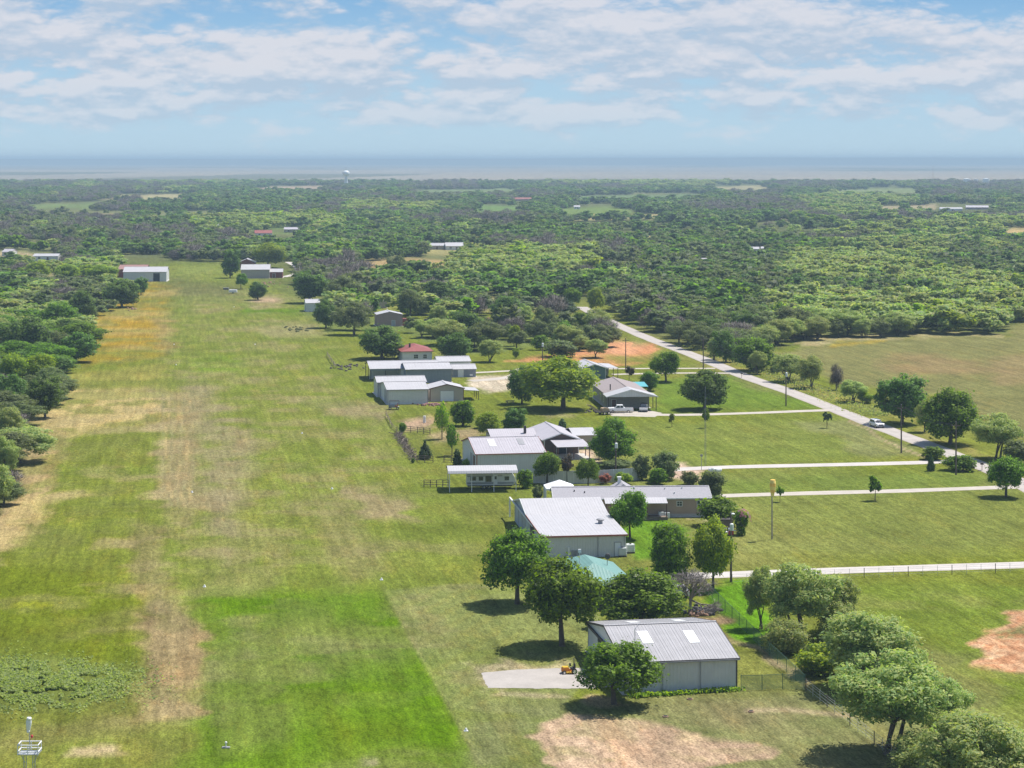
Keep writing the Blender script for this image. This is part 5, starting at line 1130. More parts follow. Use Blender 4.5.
MB().prism([(6.65, 3.0), (9.8, 2.8), (9.8, 2.88), (6.65, 3.09)], 0, 13, 'y').build('lean_to_roof', ROOF_WHITEV, sh); posts(sh, [(9.6, .2), (9.6, 6), (9.6, 12.6)], 2.8, .07); MB().box(6.25, 8.8, 9, 9.1, 0, 2.6).build('lean_to_wall', DOOR_GREY, sh)
# ---- teal hip roofed house near the barn
ht = hip('teal_roof_house', 'house under a pale teal hip roof, half hidden by the big trees behind the barn', 'house', 567, 611, 9.0, 15, 3.1, 5.4, WALL_BROWN, ROOF_TEAL, .6, trim=TRIM_WHITE, openings=[('front', 2, 3.2, 1, 2.1, 'window', GLASS, TRIM_WHITE), ('left', 3, 4.2, 1, 2.1, 'window', GLASS, TRIM_WHITE), ('front', 5.5, 6.4, .05, 2.1, 'door', DOOR_BROWN, TRIM_WHITE)])
MB().tube((3.0, 6.5, 4), (3.0, 6.5, 6.6), .05).box(2.8, 3.2, 6.4, 6.6, 6.4, 6.9).build('flue', WHITE, ht)
MB().tube((7.2, 8.2, 3.8), (7.2, 8.2, 5.4), .04).ball((7.2, 8.0, 5.5), .42, 10, 5, (1, .35, 1)).build('satellite_dish', TRIM_DARK, ht)
# ---- far hangars at the end of the strip
gable('far_hangar', 'long pale hangar with white roof at the left end of the airstrip', 'hangar', 123.3, 281.6, 20.9, 14, 4.7, 6.8, wall=WALL_PALE, roof=ROOF_WHITE, rz=R(4), openings=[('front', 14.6, 17.6, .05, 4.0, 'hangar_door', DARK, TRIM_GREY)])
gable('red_barn', 'red roofed barn behind the long pale hangar left of the strip', 'barn', 118.5, 277.6, 14, 16, 4.2, 6.0, wall=WALL_RED, roof=mat('roof_rusty', (.30, .16, .14), .7, vary=.2), rz=R(4))
gable('beige_hangar', 'beige hangar with white roof right of the end of the airstrip', 'hangar', 241, 278.4, 14.2, 14, 4.4, 6.6, wall=WALL_BEIGE, roof=ROOF_WHITE, rz=R(4))
gable('red_shed', 'small red shed with pale roof beside the beige hangar', 'shed', 270.2, 278.0, 6.2, 8, 3.0, 4.4, wall=WALL_RED, roof=ROOF_WHITE, rz=R(4), openings=[('front', 1, 2.6, .05, 2.2, 'barn_door', DOOR_BROWN, TRIM_WHITE)])
gable('brick_house', 'reddish house peeking over the beige hangar', 'house', 238.5, 268.5, 9, 10, 3.2, 5.2, axis='v', wall=WALL_RED, roof=ROOF_MAUVEV, rz=R(4))
gable('white_shed', 'small white shed beside the dark tree at the edge of the airstrip', 'shed', 306, 311.8, 5.4, 9, 3.4, 4.6, wall=WALL_WHITE, roof=ROOF_WHITE, openings=[('left', 1, 4, .05, 2.4, 'door', DOOR_GREY, None)])
gable('white_roof_house', 'house with a bright white roof behind the pinkish one', 'house', 367, 308.5, 8, 12, 3.1, 4.6, wall=WALL_BEIGE, roof=ROOF_WHITE)
p8 = gable('pinkish_house', 'pinkish brown house with a white roof edge among the grey trees', 'house', 377, 326.5, 9.2, 9, 4.2, 5.2, axis='v', wall=WALL_PINK, roof=ROOF_WHITEV, openings=[('front', 5.3, 6.5, .05, 2.1, 'door', DOOR_GREY, TRIM_WHITE)]); MB().box(9.3, 11.6, 1, 4, -.1, 2.6).build('porch', WALL_RED, p8)
gable('red_roof_hut', 'little brown hut with a red roof on the back lawn', 'hut', 485.5, 328.5, 3.6, 6, 2.2, 3.4, axis='v', wall=WALL_BROWN, roof=ROOF_RED)
# ---- scattered houses in the woods
def far_house(px, py, wpx, hpx, wall, roof, name, label, axis='u', d=9):
    s = S(py); L = wpx * s; e = max(2.6, hpx * s * 0.55); return gable(name, label, 'house', px, py, L, d, e, e + max(1.0, hpx * s * 0.45), axis, wall=wall, roof=roof, rz=rnd.uniform(-.2, .2), base=0, openings=[('front', L * .2, L * .2 + 1.4, .9, 2.1, 'window', GLASS, TRIM_WHITE), ('front', L * .55, L * .55 + 1.2, .05, 2.1, 'door', DOOR_BROWN, TRIM_WHITE)])
for q in [
 (33, 260.5, 25, 4.6, WALL_WHITE, ROOF_WHITE, 'mobile_home', 'long white mobile home in the left woods'),
 (2, 256, 10, 5.5, WALL_WHITE, ROOF_MAUVE, 'house', 'white house in a sandy clearing at the left border'),
 (255, 236.5, 17, 6, WALL_WHITE, ROOF_RED, 'house', 'white house with red roof in the woods beyond the right hangars'),
 (284, 232.5, 17, 4, WALL_BEIGE, ROOF_MAUVE, 'house', 'low beige house right of the white one with red roof'),
 (385, 250.5, 12, 5, WALL_WHITE, ROOF_WHITE, 'house', 'white house left of the tan clearing in the middle woods'),
 (427, 249.5, 17, 5, WALL_BEIGE, ROOF_WHITE, 'mobile_home', 'beige mobile home beside a bigger white house in the middle woods'),
 (446, 250, 18, 7, WALL_WHITE, ROOF_WHITE, 'house', 'white house with pale roof right of the beige mobile home'),
 (365, 207, 6, 4, WALL_WHITE, ROOF_WHITE, 'house', 'tiny white house above the middle woods'),
 (514, 201, 24, 3.4, WALL_PINK, ROOF_RED, 'farm_building', 'long red roofed building far off in the fields'),
 (574, 209, 6, 3, WALL_WHITE, ROOF_WHITE, 'house', 'tiny white house at the edge of the green far field'),
 (595, 271.5, 10, 4.5, WALL_PINK, ROOF_WHITE, 'house', 'pinkish house in the clearing behind the county road woods'),
 (615, 271, 19, 4, WALL_WHITE, ROOF_MAUVE, 'house', 'low white house in the clearing behind the county road woods'),
 (697, 266.5, 12, 7, WALL_BEIGE, ROOF_MAUVE, 'house', 'grey roofed house among the trees of the right woods'),
 (747, 253, 12, 4, WALL_WHITE, ROOF_WHITE, 'house', 'white roofed house left one of two above the light trees'),
 (761, 252.5, 10, 3.4, WALL_BEIGE, ROOF_WHITE, 'house', 'low beige house right one of two above the light trees'),
 (922, 255.5, 9, 4, WALL_WHITE, ROOF_WHITE, 'house', 'small white roof above the light trees far right'),
 (940, 211, 22, 3, WALL_WHITE, ROOF_WHITE, 'long_house', 'long white building far off on the right'),
 (966, 209.5, 22, 4, WALL_PINK, ROOF_MAUVE, 'long_house', 'pinkish long building beside the white one far right'),
 (861, 198, 5, 3, WALL_WHITE, ROOF_WHITE, 'house', 'white speck of a house left of the far long buildings'),
 (957, 195, 4, 3, WALL_WHITE, ROOF_WHITE, 'house', 'white speck of a house above the far long buildings'),
 (893, 184.5, 10, 3, WALL_WHITE, ROOF_WHITE, 'warehouse', 'low white warehouse left of the storage tanks'),
 (214, 228, 8, 3.5, WALL_WHITE, ROOF_WHITE, 'house', 'white house in a sandy spot left of the red roofed one'),
 (160, 205, 7, 3, WALL_WHITE, ROOF_WHITE, 'house', 'tiny white house in the far left woods'),
 (676, 201, 6, 3, WALL_WHITE, ROOF_WHITE, 'house', 'tiny pale house in the far middle fields')]: far_house(*q)
def tank(px, py, wpx, hpx, label):
    s = S(py); o = thing('storage_tank', label, 'tank', G(px, py), 0, 'white storage tanks on the far right'); r = wpx * s / 2; h = hpx * s
    MB().tube((0, 0, -.2), (0, 0, h), r, r, 24).build('shell', WHITE, o, smooth=False); MB().tube((0, 0, h), (0, 0, h + r * .16), r, .1, 24).build('roof', WHITE, o)
tank(967, 183.2, 7, 4.4, 'leftmost and widest of the white storage tanks on the far plain'); tank(976, 183, 4, 4.0, 'small storage tank next to the widest one on the far plain'); tank(986, 183, 6.5, 4.4, 'rightmost white storage tank standing apart on the far plain')
s = S(184); o = thing('radio_mast', 'thin radio mast far off beside the storage tanks', 'mast', G(933, 184)); k = 18 * s
MB().tube((0, 0, 0), (0, 0, k), .5, .25, 4).build('mast', TRIM_RED, o)
for a in range(3): MB().tube((0, 0, k * .8), (k * .35 * math.cos(a * 2.1), k * .35 * math.sin(a * 2.1), 0), .06).build('guy_wire', STEEL, o)
s = S(187); o = thing('water_tower', 'white water tower standing in the hazy far woods', 'water tower', G(346, 187)); k = 17 * s
MB().ball((0, 0, k * .8), k * .2, 16, 8, (1.1, 1.1, .9)).build('tank', PLASTIC, o, smooth=True); MB().tube((0, 0, 0), (0, 0, k * .65), k * .13, k * .07, 12).build('stem', PLASTIC, o); MB().tube((0, 0, k * .97), (0, 0, k * 1.2), .3).build('mast', STEEL, o)
# ---- far ridge on the horizon
vs = []; fs = []
for i in range(241):
    x = -15000 + i * 125.0
    hgt = 62 + 12 * np.clip((x + 1500) / 4000, 0, 1) + 9 * (fbm(np.array([x / 2200.0]), np.array([3.0]), 4)[0] - .5) + 6 * (fbm(np.array([x / 420.0]), np.array([8.0]), 3)[0] - .5)
    if -300 < x - 2700 < 500: hgt += 3
    for y, z in ((21000, -.5), (21500, hgt * .85), (22000, hgt), (24000, hgt * .6), (27000, -.5)): vs.append((x, y, min(z, 79)))
for i in range(240):
    for k in range(4): a = i * 5 + k; fs.append((a, a + 5, a + 6, a + 1))
mb = MB(); mb.v = vs; mb.f = fs; o = mb.build('hills', mat('far_hills', (0.055, 0.07, 0.05), 1, vary=.3, scale=.0006), smooth=True); tag(o, kind='structure')
# ================================================================== POLES, MASTS, WINDSOCKS
def utility_pole(px, py, top_px, label, transformer=False, arm=True, m=POLEWOOD, lamp=False):
    s = S(py); h = top_px * s; o = thing('utility_pole', label, 'utility pole', G(px, py), TH, 'utility poles along the county road and drives')
    MB().tube((0, 0, -.3), (0, 0, h), .17, .11, 10).build('pole', m, o)
    if arm: MB().box(-.95, .95, -.07, .05, h - .75, h - .62).tube((-.85, 0, h - .62), (-.85, 0, h - .45), .04).tube((.85, 0, h - .62), (.85, 0, h - .45), .04).build('crossarm', m, o)
    MB().tube((0, 0, h), (0, 0, h + .18), .05).build('insulator', STEEL, o)
    if transformer: MB().tube((0, -.38, h * transformer - .45), (0, -.38, h * transformer + .45), .27, .27, 12).tube((0, -.38, h * transformer + .45), (0, -.38, h * transformer + .55), .27, .12, 12).build('transformer', PLASTIC, o)
    if lamp: MB().tube((0, 0, h - .2), (0, -1.0, h + .1), .04).ball((0, -1.1, h + .05), .25, 8, 5, (1, 1.3, .6)).build('lamp', WHITE, o)
    return o, h
POLES = [utility_pole(731, 582, 69, 'pole with white transformer at the near concrete drive', .80, False, lamp=True), utility_pole(615.8, 476.5, 42, 'pole with white transformer behind the white panel fence', .74, False),
 utility_pole(901.3, 453, 48, 'bare wooden pole on the verge beside the dark blue green oak'), utility_pole(956, 475, 53, 'wooden pole between the two spreading junipers'), utility_pole(786, 406, 35, 'pole on the green lawn beside the verge mesquites', .9),
 utility_pole(703.3, 369, 32, 'dark pole on the lawn edge behind the big dome shaped oak'), utility_pole(625.7, 370, 32, 'thin brown pole in front of the red dirt'), utility_pole(542.5, 372, 28, 'pole behind the big bright oak', .97), utility_pole(368, 318, 14, 'grey pole between the grey trees and the white roofed house', 0, False)]
def wire(a, b, label):
    (oa, ha), (ob, hb) = POLES[a], POLES[b]; p = Vector(oa.location); q = Vector(ob.location); p.z = ha - .45; q.z = hb - .45; mb = MB(); prev = p
    for off in (-.8, .8):
        d = Vector((off, 0, 0)); prev = p + d
        for i in range(1, 13):
            t = i / 12; c = p.lerp(q, t) + d; c.z -= 4 * t * (1 - t) * .9; mb.tube(prev, c, .02, .02, 4, False); prev = c
    single('power_line', mb, TRIM_DARK, label, 'power line')
wire(4, 2, 'pair of wires between the lawn pole and the bare verge pole'); wire(2, 3, 'pair of wires between the bare verge pole and the juniper pole'); wire(5, 4, 'pair of wires between the pole behind the dome oak and the lawn pole')
# tall lattice mast
s = S(466); o = thing('antenna_mast', 'tall thin lattice mast on the lawn above the second drive', 'mast', G(705.3, 466)); h = 74 * s; mb = MB()
for k in range(3): a = k * 2.094; mb.tube((.16 * math.cos(a), .16 * math.sin(a), -.1), (.12 * math.cos(a), .12 * math.sin(a), h), .022, .018, 5)
z = 0; i = 0
while z < h - .5:
    for k in range(3):
        a = k * 2.094; c = (k + 1) * 2.094; mb.tube((.15 * math.cos(a), .15 * math.sin(a), z), (.15 * math.cos(c), .15 * math.sin(c), z + .5), .01, .01, 4, False)
    z += .5
mb.build('lattice', TRIM_GREY, o); MB().tube((0, 0, h), (0, 0, h + 1.2), .025).build('whip', STEEL, o)
s = S(470); o = thing('signal_post', 'short grey post beside the foot of the tall mast', 'post', G(701.5, 470)); MB().tube((0, 0, 0), (0, 0, 3.0), .05).build('post', TRIM_GREY, o); MB().box(-.25, .25, -.05, .05, 2.6, 3.0).build('panel', TRIM_GREY, o)
# windsock on its pole in the lawn
s = S(539); o = thing('windsock', 'orange and cream windsock drooping from a pole in the lawn', 'windsock', G(772, 539.3)); h = 8.4
MB().tube((0, 0, -.1), (0, 0, h), .12, .085, 10).build('pole', GREYBARK, o); MB().tube((0, 0, h), (0, 0, h + .7), .03).build('spindle', STEEL, o)
mb = MB(); prev = None; rs = [.40, .50, .47, .40, .32, .24]; c0 = Vector((.12, -.15, h + .95))
for i in range(5):
    a = c0 + Vector((-.02 * i, -.05 * i, -.50 * i)); b = c0 + Vector((-.02 * (i + 1), -.05 * (i + 1), -.50 * (i + 1))); 
    MB().tube(a, b, rs[i], rs[i + 1], 12, False).build('sock_band', mat('sock_cream', (.90, .68, .20), .8) if i % 2 == 0 else mat('sock_orange', (.92, .56, .12), .8), o, smooth=True)
MB().tube(c0 + Vector((0, 0, 0)), c0 + Vector((0, 0, .06)), .36, .40, 14).build('hoop', mat('sock_orange', (.92, .56, .12), .8), o)
# near windsock stand with rails (lower left)
o = thing('windsock_stand', 'white railed steel stand with a white windsock at the lower left', 'windsock', G(29.5, 800), 0); k = S(800)
zt = 47 * k; wx = .95; wy = .7
for sx in (-1, 1):
    for sy in (-1, 1): MB().tube((sx * .38, sy * .45, -.2), (sx * .42, sy * .48, zt), .045, .045, 8).build('leg', STEEL, o)
MB().box(-wx, wx, -wy, wy, zt, zt + .07).build('platform', STEEL, o)
for z in (zt + .30, zt + .92):
    MB().tube((-wx, -wy, z), (wx, -wy, z), .055).tube((wx, -wy, z), (wx, wy, z), .055).tube((wx, wy, z), (-wx, wy, z), .055).tube((-wx, wy, z), (-wx, -wy, z), .055).build('rail', WHITE, o)
mb = MB()
for x in (-wx, 0, wx):
    for y in (-wy, wy): mb.tube((x, y, zt), (x, y, zt + .92), .045)
mb.build('rail_post', WHITE, o); mb = MB()
for sx in (-1, 1): mb.tube((sx * .9, 0, zt), (sx * .4, 0, zt - .9), .04)
mb.build('brace', STEEL, o)
MB().tube((0, 0, zt), (0.0, 0, zt + 2.3), .06, .05).build('mast', STEEL, o); MB().ball((.22, 0, zt + 1.55), .13, 10, 6, (1, 1, 1.25)).tube((0, 0, zt + 1.2), (.22, 0, zt + 1.4), .03).build('beacon', RED, o)
mb = MB(); rs = [.20, .26, .27, .25, .21, .17, .13]; p = Vector((-.02, -.05, zt + 3.35))
for i in range(6):
    a = p + Vector((-.015 * i, 0, -.24 * i)); b = p + Vector((-.015 * (i + 1), 0, -.24 * (i + 1))); mb.tube(a, b, rs[i], rs[i + 1], 14, i in (0, 5))
mb.build('sock', WHITE, o, smooth=True); MB().tube((0, .02, zt + 2.2), (0, .02, zt + 3.4), .025).build('spindle', TRIM_DARK, o)
# ================================================================== FENCES
def wire_mat():
    m, nt, p = new_mat('chain_link'); tc = nt.node('ShaderNodeTexCoord').outputs['UV']; sp = nt.node('ShaderNodeSeparateXYZ'); nt.l.new(tc, sp.inputs[0])
    def ln(op):
        q = nt.math('FRACT', nt.math('MULTIPLY', nt.math(op, sp.outputs[0], sp.outputs[1]), 9.0)); return nt.math('GREATER_THAN', nt.math('ABSOLUTE', nt.math('SUBTRACT', q, .5)), .39)
    a = nt.math('MAXIMUM', ln('ADD'), ln('SUBTRACT')); p.inputs['Base Color'].default_value = (.10, .22, .16, 1); nt.l.new(a, p.inputs['Alpha']); return m
CHAIN = wire_mat(); GREENP = mat('fence_green', (.055, .13, .095), .6)
def fence(name, label, pts, n, h, kind):
    P_ = [G(*q) for q in pts]; o = thing(name, label, 'fence', P_[0]); O = P_[0]; W = []
    tot = sum((P_[i + 1] - P_[i]).length for i in range(len(P_) - 1)); step = tot / n
    for k in range(n + 1):
        d = k * step
        for i in range(len(P_) - 1):
            l = (P_[i + 1] - P_[i]).length
            if d <= l + 1e-6 or i == len(P_) - 2: W.append(P_[i].lerp(P_[i + 1], min(d / l, 1.0)) - O); break
            d -= l
    Z = Vector((0, 0, 1))
    for k, q in enumerate(W):
        m = {'chain': GREENP, 'wood': WOOD, 'barb': POLEWOOD if k % 3 == 0 else STEEL, 'panel': WHITE}[kind]; r = {'chain': .035, 'wood': .085, 'barb': .05 if k % 3 == 0 else .025, 'panel': .05}[kind]
        MB().tube(q - Z * .2, q + Z * (h + (.1 if kind != 'panel' else .02)), r, r, 6).build('post', m, o)
    if kind == 'chain':
        mb = MB(); 
        for a, b in zip(W, W[1:]): mb.tube(a + Z * h, b + Z * h, .022, .022, 5)
        mb.build('top_rail', GREENP, o); vs = []; fs = []; uv = []; d = 0
        for a, b in zip(W, W[1:]):
            n0 = len(vs); l = (b - a).length; vs += [a + Z * .05, b + Z * .05, b + Z * (h - .02), a + Z * (h - .02)]; fs.append((n0, n0 + 1, n0 + 2, n0 + 3)); uv += [(d, 0), (d + l, 0), (d + l, h), (d, h)]; d += l
        me = bpy.data.meshes.new('mesh'); me.from_pydata([tuple(v) for v in vs], [], fs); ly = me.uv_layers.new()
        for lp in me.loops: ly.data[lp.index].uv = uv[lp.vertex_index]
        me.materials.append(CHAIN); c = bpy.data.objects.new('wire_mesh', me); COL.objects.link(c); c.parent = o
    elif kind == 'wood':
        for z in (.45, .9, 1.3)[:2 if h < 1.2 else 3]:
            mb = MB()
            for a, b in zip(W, W[1:]): mb.tube(a + Z * z, b + Z * (z + rnd.uniform(-.05, .05)), .06, .05, 5)
            mb.build('rail', WOOD, o)
    elif kind == 'barb':
        mb = MB()
        for z in (.35, .7, 1.05, h):
            for a, b in zip(W, W[1:]): mb.tube(a + Z * z, b + Z * z, .014, .014, 4, False)
        mb.build('wire', STEEL, o)
    elif kind == 'panel':
        for k, (a, b) in enumerate(zip(W, W[1:])):
            d = (b - a).normalized(); nrm = Vector((-d.y, d.x, 0)) * .02; mb = MB(); A_ = a + d * .05; B_ = b - d * .05
            mb.add([A_ - nrm, B_ - nrm, B_ + nrm, A_ + nrm, A_ - nrm + Z * h, B_ - nrm + Z * h, B_ + nrm + Z * h, A_ + nrm + Z * h], [(0, 3, 2, 1), (4, 5, 6, 7), (0, 1, 5, 4), (1, 2, 6, 5), (2, 3, 7, 6), (3, 0, 4, 7)]); mb.build('panel', WALL_PALE if k % 4 else WALL_GREY, o)
    return o
fence('chain_link_fence', 'green chain link fence running past the near barn to the junk heap', [(805, 690), (790, 676), (770, 657), (745, 632), (722, 610), (706, 594)], 13, 1.7, 'chain')
fence('chain_link_fence', 'short green chain link fence between the barn corner and the long fence', [(741, 690.5), (765, 690), (784, 689), (804, 690)], 3, 1.7, 'chain')
fence('barbed_fence', 'wire fence with thin posts along the near concrete drive', [(732, 584), (830, 579), (925, 575.5), (1024, 572), (1110, 569)], 26, 1.3, 'barb')
fence('grove_fence', 'wire fence running down through the mesquite grove', [(806, 691), (830, 710), (862, 735), (900, 765)], 12, 1.3, 'barb')
fence('panel_fence', 'white panel fence behind the tan house', [(533, 483), (560, 484), (590, 483.5), (620, 482), (640, 480)], 11, 2.4, 'panel')
fence('rail_fence', 'wooden rail fence below the dirt arena', [(404, 432), (416, 433), (430, 434.5)], 4, 1.3, 'wood')
fence('rail_fence', 'wooden rail fence at the foot of the cone shaped evergreen', [(417, 462), (425, 462.5), (433, 462.8)], 2, 1.3, 'wood')
fence('rail_fence', 'wooden rail fence at the corner of the skylight hangar', [(444, 462), (452, 462.5), (459, 462.6)], 2, 1.2, 'wood')
fence('rail_fence', 'wooden rail fence left of the travel trailer carport', [(424, 487), (436, 487), (449, 487.2)], 4, 1.2, 'wood')
fence('paddock_fence', 'old post fence from the arena towards the airstrip', [(386, 416), (388, 420), (392, 428), (397, 432)], 4, 1.1, 'wood')
fence('airstrip_fence', 'short dark fence at the airstrip edge left of the carport shed', [(327, 356), (331, 362), (336, 369)], 4, 1.2, 'wood')
# brush pile along the paddock
r_ = random.Random(3); mb = MB(); O = G(396, 433)
for i in range(420):
    t = r_.random(); p = G(397 + 18 * t, 434 + 27 * t) - O + Vector((r_.gauss(0, .45), r_.gauss(0, .5), abs(r_.gauss(.3, .25)))); d = Vector((r_.gauss(0, 1), r_.gauss(0, 1), r_.gauss(0, .35))).normalized(); mb.tube(p - d * r_.uniform(.3, 1.1), p + d * r_.uniform(.3, 1.1), r_.uniform(.03, .09), .03, 4)
single('brush_pile', mb, mat('dead_wood', (.24, .19, .15), .95, vary=.35), 'long grey pile of cut branches beside the paddock', 'brush pile', O)
def rock_heap(name, label, px, py, wpx, n, m, seed, cat='heap', sz=.35, dep=6):
    r_ = random.Random(seed); o = MB(); O = G(px, py)
    for i in range(n):
        q = G(px + r_.gauss(0, wpx / 3), py + r_.gauss(0, wpx / dep / 3)) - O; o.ball((q.x, q.y, r_.uniform(.05, .2)), r_.uniform(.5, 1.2) * sz, 6, 4, (r_.uniform(.7, 1.4), r_.uniform(.7, 1.3), r_.uniform(.5, .9)))
    return single(name, o, m, label, cat, O)
junk = [('junk_heap', 'heap of dark junk at the foot of the leafless tree', 705, 612, 26, 40, mat('junk_dark', (.07, .065, .07), .7, vary=.5, scale=.8), 5, 'heap', .38, 4), ('rock_pile', 'pile of pale and rusty stones beside the dark junk heap', 697, 614, 20, 26, mat('junk_rust', (.36, .22, .15), .9, vary=.4, scale=.8), 9, 'heap', .33, 4),
 ('junk_row', 'low row of scrap along the front shed wall', 430, 405, 24, 34, mat('junk_mixed', (.30, .16, .13), .8, vary=.6, scale=.6), 14, 'heap', .42, 9), ('scrap_pile', 'dark scrap pile at the airstrip edge left of the sheds', 346, 367, 22, 34, mat('scrap', (.12, .10, .09), .9, vary=.5, scale=.7), 4, 'heap', .45, 6),
 ('earth_mound', 'low weedy mound on the airstrip near the white shed', 297, 330, 24, 30, mat('mound', (.12, .13, .05), 1, vary=.4), 24, 'mound', .55, 6), ('scrap_pile', 'reddish scrap on the grass below the red shed', 268, 284, 20, 22, mat('junk_rust', (.36, .22, .15)), 6, 'heap', .5, 6),
 ('debris', 'brown debris lying on the gold grass before the left wood', 131, 309, 9, 12, mat('junk_rust', (.36, .22, .15)), 7, 'heap', .45, 5), ('burn_pile', 'dark brush heap under the big oak', 594, 411, 16, 16, mat('scrap', (.12, .10, .09)), 8, 'heap', .4, 6)]
for q in junk: rock_heap(*q)
# ================================================================== VEHICLES
def wheels(o, pts, r=.36, w=.24):
    for x, y in pts:
        q = MB().tube((x, y - w / 2, r), (x, y + w / 2, r), r, r, 16).build('wheel', BLACK, o); s_ = -1 if y < 0 else 1; MB().tube((x, y + s_ * (w / 2 - .02), r), (x, y + s_ * (w / 2 + .02), r), r * .6, r * .6, 12).build('rim', CHROME, q)
def car(name, label, cat, loc, rz, prof, roofp, m, width, wx, winpoly, lights=True):
    o = thing(name, label, cat, loc, rz); hw = width / 2
    MB().prism(prof, -hw, hw).build('body', m, o, bevel=.07); MB().prism(roofp, -hw + .14, hw - .14).build('cabin', m, o, bevel=.08)
    for w_ in winpoly: MB().prism(w_, -hw + .115, hw - .115).build('side_window', GLASS, o)
    # windscreens: thin slabs set proud of the cabin ends
    (ax_, az), (bx, bz) = roofp[0], roofp[1]; (cx_, cz_), (dx, dz) = roofp[-1], roofp[-2]
    for (p, q, sgn, nm) in (((ax_, az), (bx, bz), -1, 'windscreen'), ((cx_, cz_), (dx, dz), 1, 'rear_window')):
        u = ((q[0] - p[0]), (q[1] - p[1])); a = (p[0] + u[0] * .15, p[1] + u[1] * .15); b = (p[0] + u[0] * .85, p[1] + u[1] * .85)
        MB().prism([(a[0] + sgn * .03, a[1] + .012), (b[0] + sgn * .03, b[1] + .012), (b[0] - sgn * .02, b[1]), (a[0] - sgn * .02, a[1])], -hw + .24, hw - .24).build(nm, GLASS, o)
    wheels(o, [(x, y) for x in wx for y in (-hw + .1, hw - .1)])
    x0 = prof[0][0]; x1 = max(p[0] for p in prof)
    for s_ in (-1, 1):
        MB().box(x0 - .03, x0 + .05, s_ * (hw - .38) - .2, s_ * (hw - .38) + .2, .68, .86).build('headlight', SKYL, o); MB().box(x1 - .05, x1 + .03, s_ * (hw - .2) - .12, s_ * (hw - .2) + .12, .75, 1.0).build('tail_light', RED, o)
    MB().box(x0 - .06, x0 + .04, -hw + .05, hw - .05, .38, .58).build('bumper', TRIM_GREY, o); MB().box(x0 - .035, x0 + .03, -.5, .5, .62, .85).build('grille', TRIM_DARK, o); MB().box(x1 - .04, x1 + .06, -hw + .05, hw - .05, .4, .6).build('bumper', TRIM_GREY, o)
    return o
SUVP = [(0, .38), (0, .95), (.15, 1.02), (1.2, 1.1), (4.5, 1.1), (4.6, .9), (4.6, .38)]; SUVR = [(1.1, 1.08), (1.85, 1.7), (4.1, 1.72), (4.5, 1.08)]; SUVW = [[(1.45, 1.14), (1.92, 1.58), (2.7, 1.6), (2.7, 1.14)], [(2.82, 1.14), (2.82, 1.6), (3.95, 1.6), (4.22, 1.14)]]
q = G(880, 428.5); d = G(888, 431) - q
car('white_car', 'white car driving on the county road past the dark oak', 'car', q + Vector((.2, 0, .03)), math.atan2(d.y, d.x) + math.pi, SUVP, SUVR, CARWHITE, 1.9, (.85, 3.7), SUVW)
PKP = [(0, .5), (0, 1.05), (.1, 1.15), (1.6, 1.22), (5.9, 1.22), (5.95, .5)]; PKR = [(1.45, 1.2), (2.1, 1.85), (3.5, 1.87), (3.75, 1.2)]; PKW = [[(1.8, 1.26), (2.2, 1.74), (2.75, 1.75), (2.75, 1.26)], [(2.88, 1.26), (2.88, 1.75), (3.42, 1.75), (3.6, 1.26)]]
pk = car('pickup_truck', 'white pickup truck parked before the carport house', 'pickup', G(608, 412.6), R(2), PKP, PKR, CARWHITE, 2.0, (1.05, 4.75), PKW); MB().box(3.95, 5.85, -.8, .8, 1.20, 1.235).build('bed', DARK, pk)
car('dark_suv', 'white car facing out of the carport, shade put into its dark body colour', 'car', G(643.5, 412.2), R(84), SUVP, SUVR, NAVY, 1.9, (.85, 3.7), SUVW);  # a white car; the carport's shade is put into the dark body colour
for o in [o for o in bpy.data.objects if o.name == 'dark_suv']: MB().prism([(-.05, .42), (-.05, .98), (.6, 1.06), (.6, .42)], -.96, .96).build('front_panel', CARWHITE, o, bevel=.05)
car('silver_car', 'silver blue car half hidden behind the loose green tree on the drive', 'car', G(655, 598), R(8), SUVP, SUVR, CARSILVER, 1.9, (.85, 3.7), SUVW)
car('parked_car', 'dark car in the open bay of the carport shed', 'car', G(377, 379) + Vector((0, 1, 0)), TH, SUVP, SUVR, NAVY, 1.9, (.85, 3.7), SUVW)
car('old_sedan', 'dark sedan parked under the trees right of the pinkish house', 'car', G(424, 322), R(6), SUVP, SUVR, NAVY, 1.9, (.85, 3.7), SUVW)
car('old_van', 'white van parked under the trees right of the pinkish house', 'van', G(436, 321), R(-4), SUVP, [(.8, 1.08), (1.3, 2.0), (4.5, 2.02), (4.55, 1.08)], CARWHITE, 1.9, (.85, 3.7), SUVW)
# small tractor with canopy
o = thing('canopy_tractor', 'small red seated utility tractor with black canopy at the front shed', 'tractor', G(388.5, 409.5), R(4)); MB().prism([(0, .5), (0, .95), (.5, 1.1), (1.5, 1.1), (1.5, .7), (2.6, .7), (2.6, .5)], -.55, .55).build('body', TRIM_GREY, o, bevel=.05); MB().box(1.5, 2.2, -.5, .5, .72, .95).box(2.1, 2.25, -.5, .5, .95, 1.5).build('seat', RED, o); MB().box(.2, 2.6, -.75, .75, 2.05, 2.15).build('canopy', BLACK, o, bevel=.03)
for x in (.3, 2.5):
    for y in (-.6, .6): MB().tube((x, y, .8), (x, y, 2.06), .035).build('canopy_post', TRIM_DARK, o)
wheels(o, [(.35, -.6), (.35, .6), (2.15, -.6), (2.15, .6)], .35, .25)
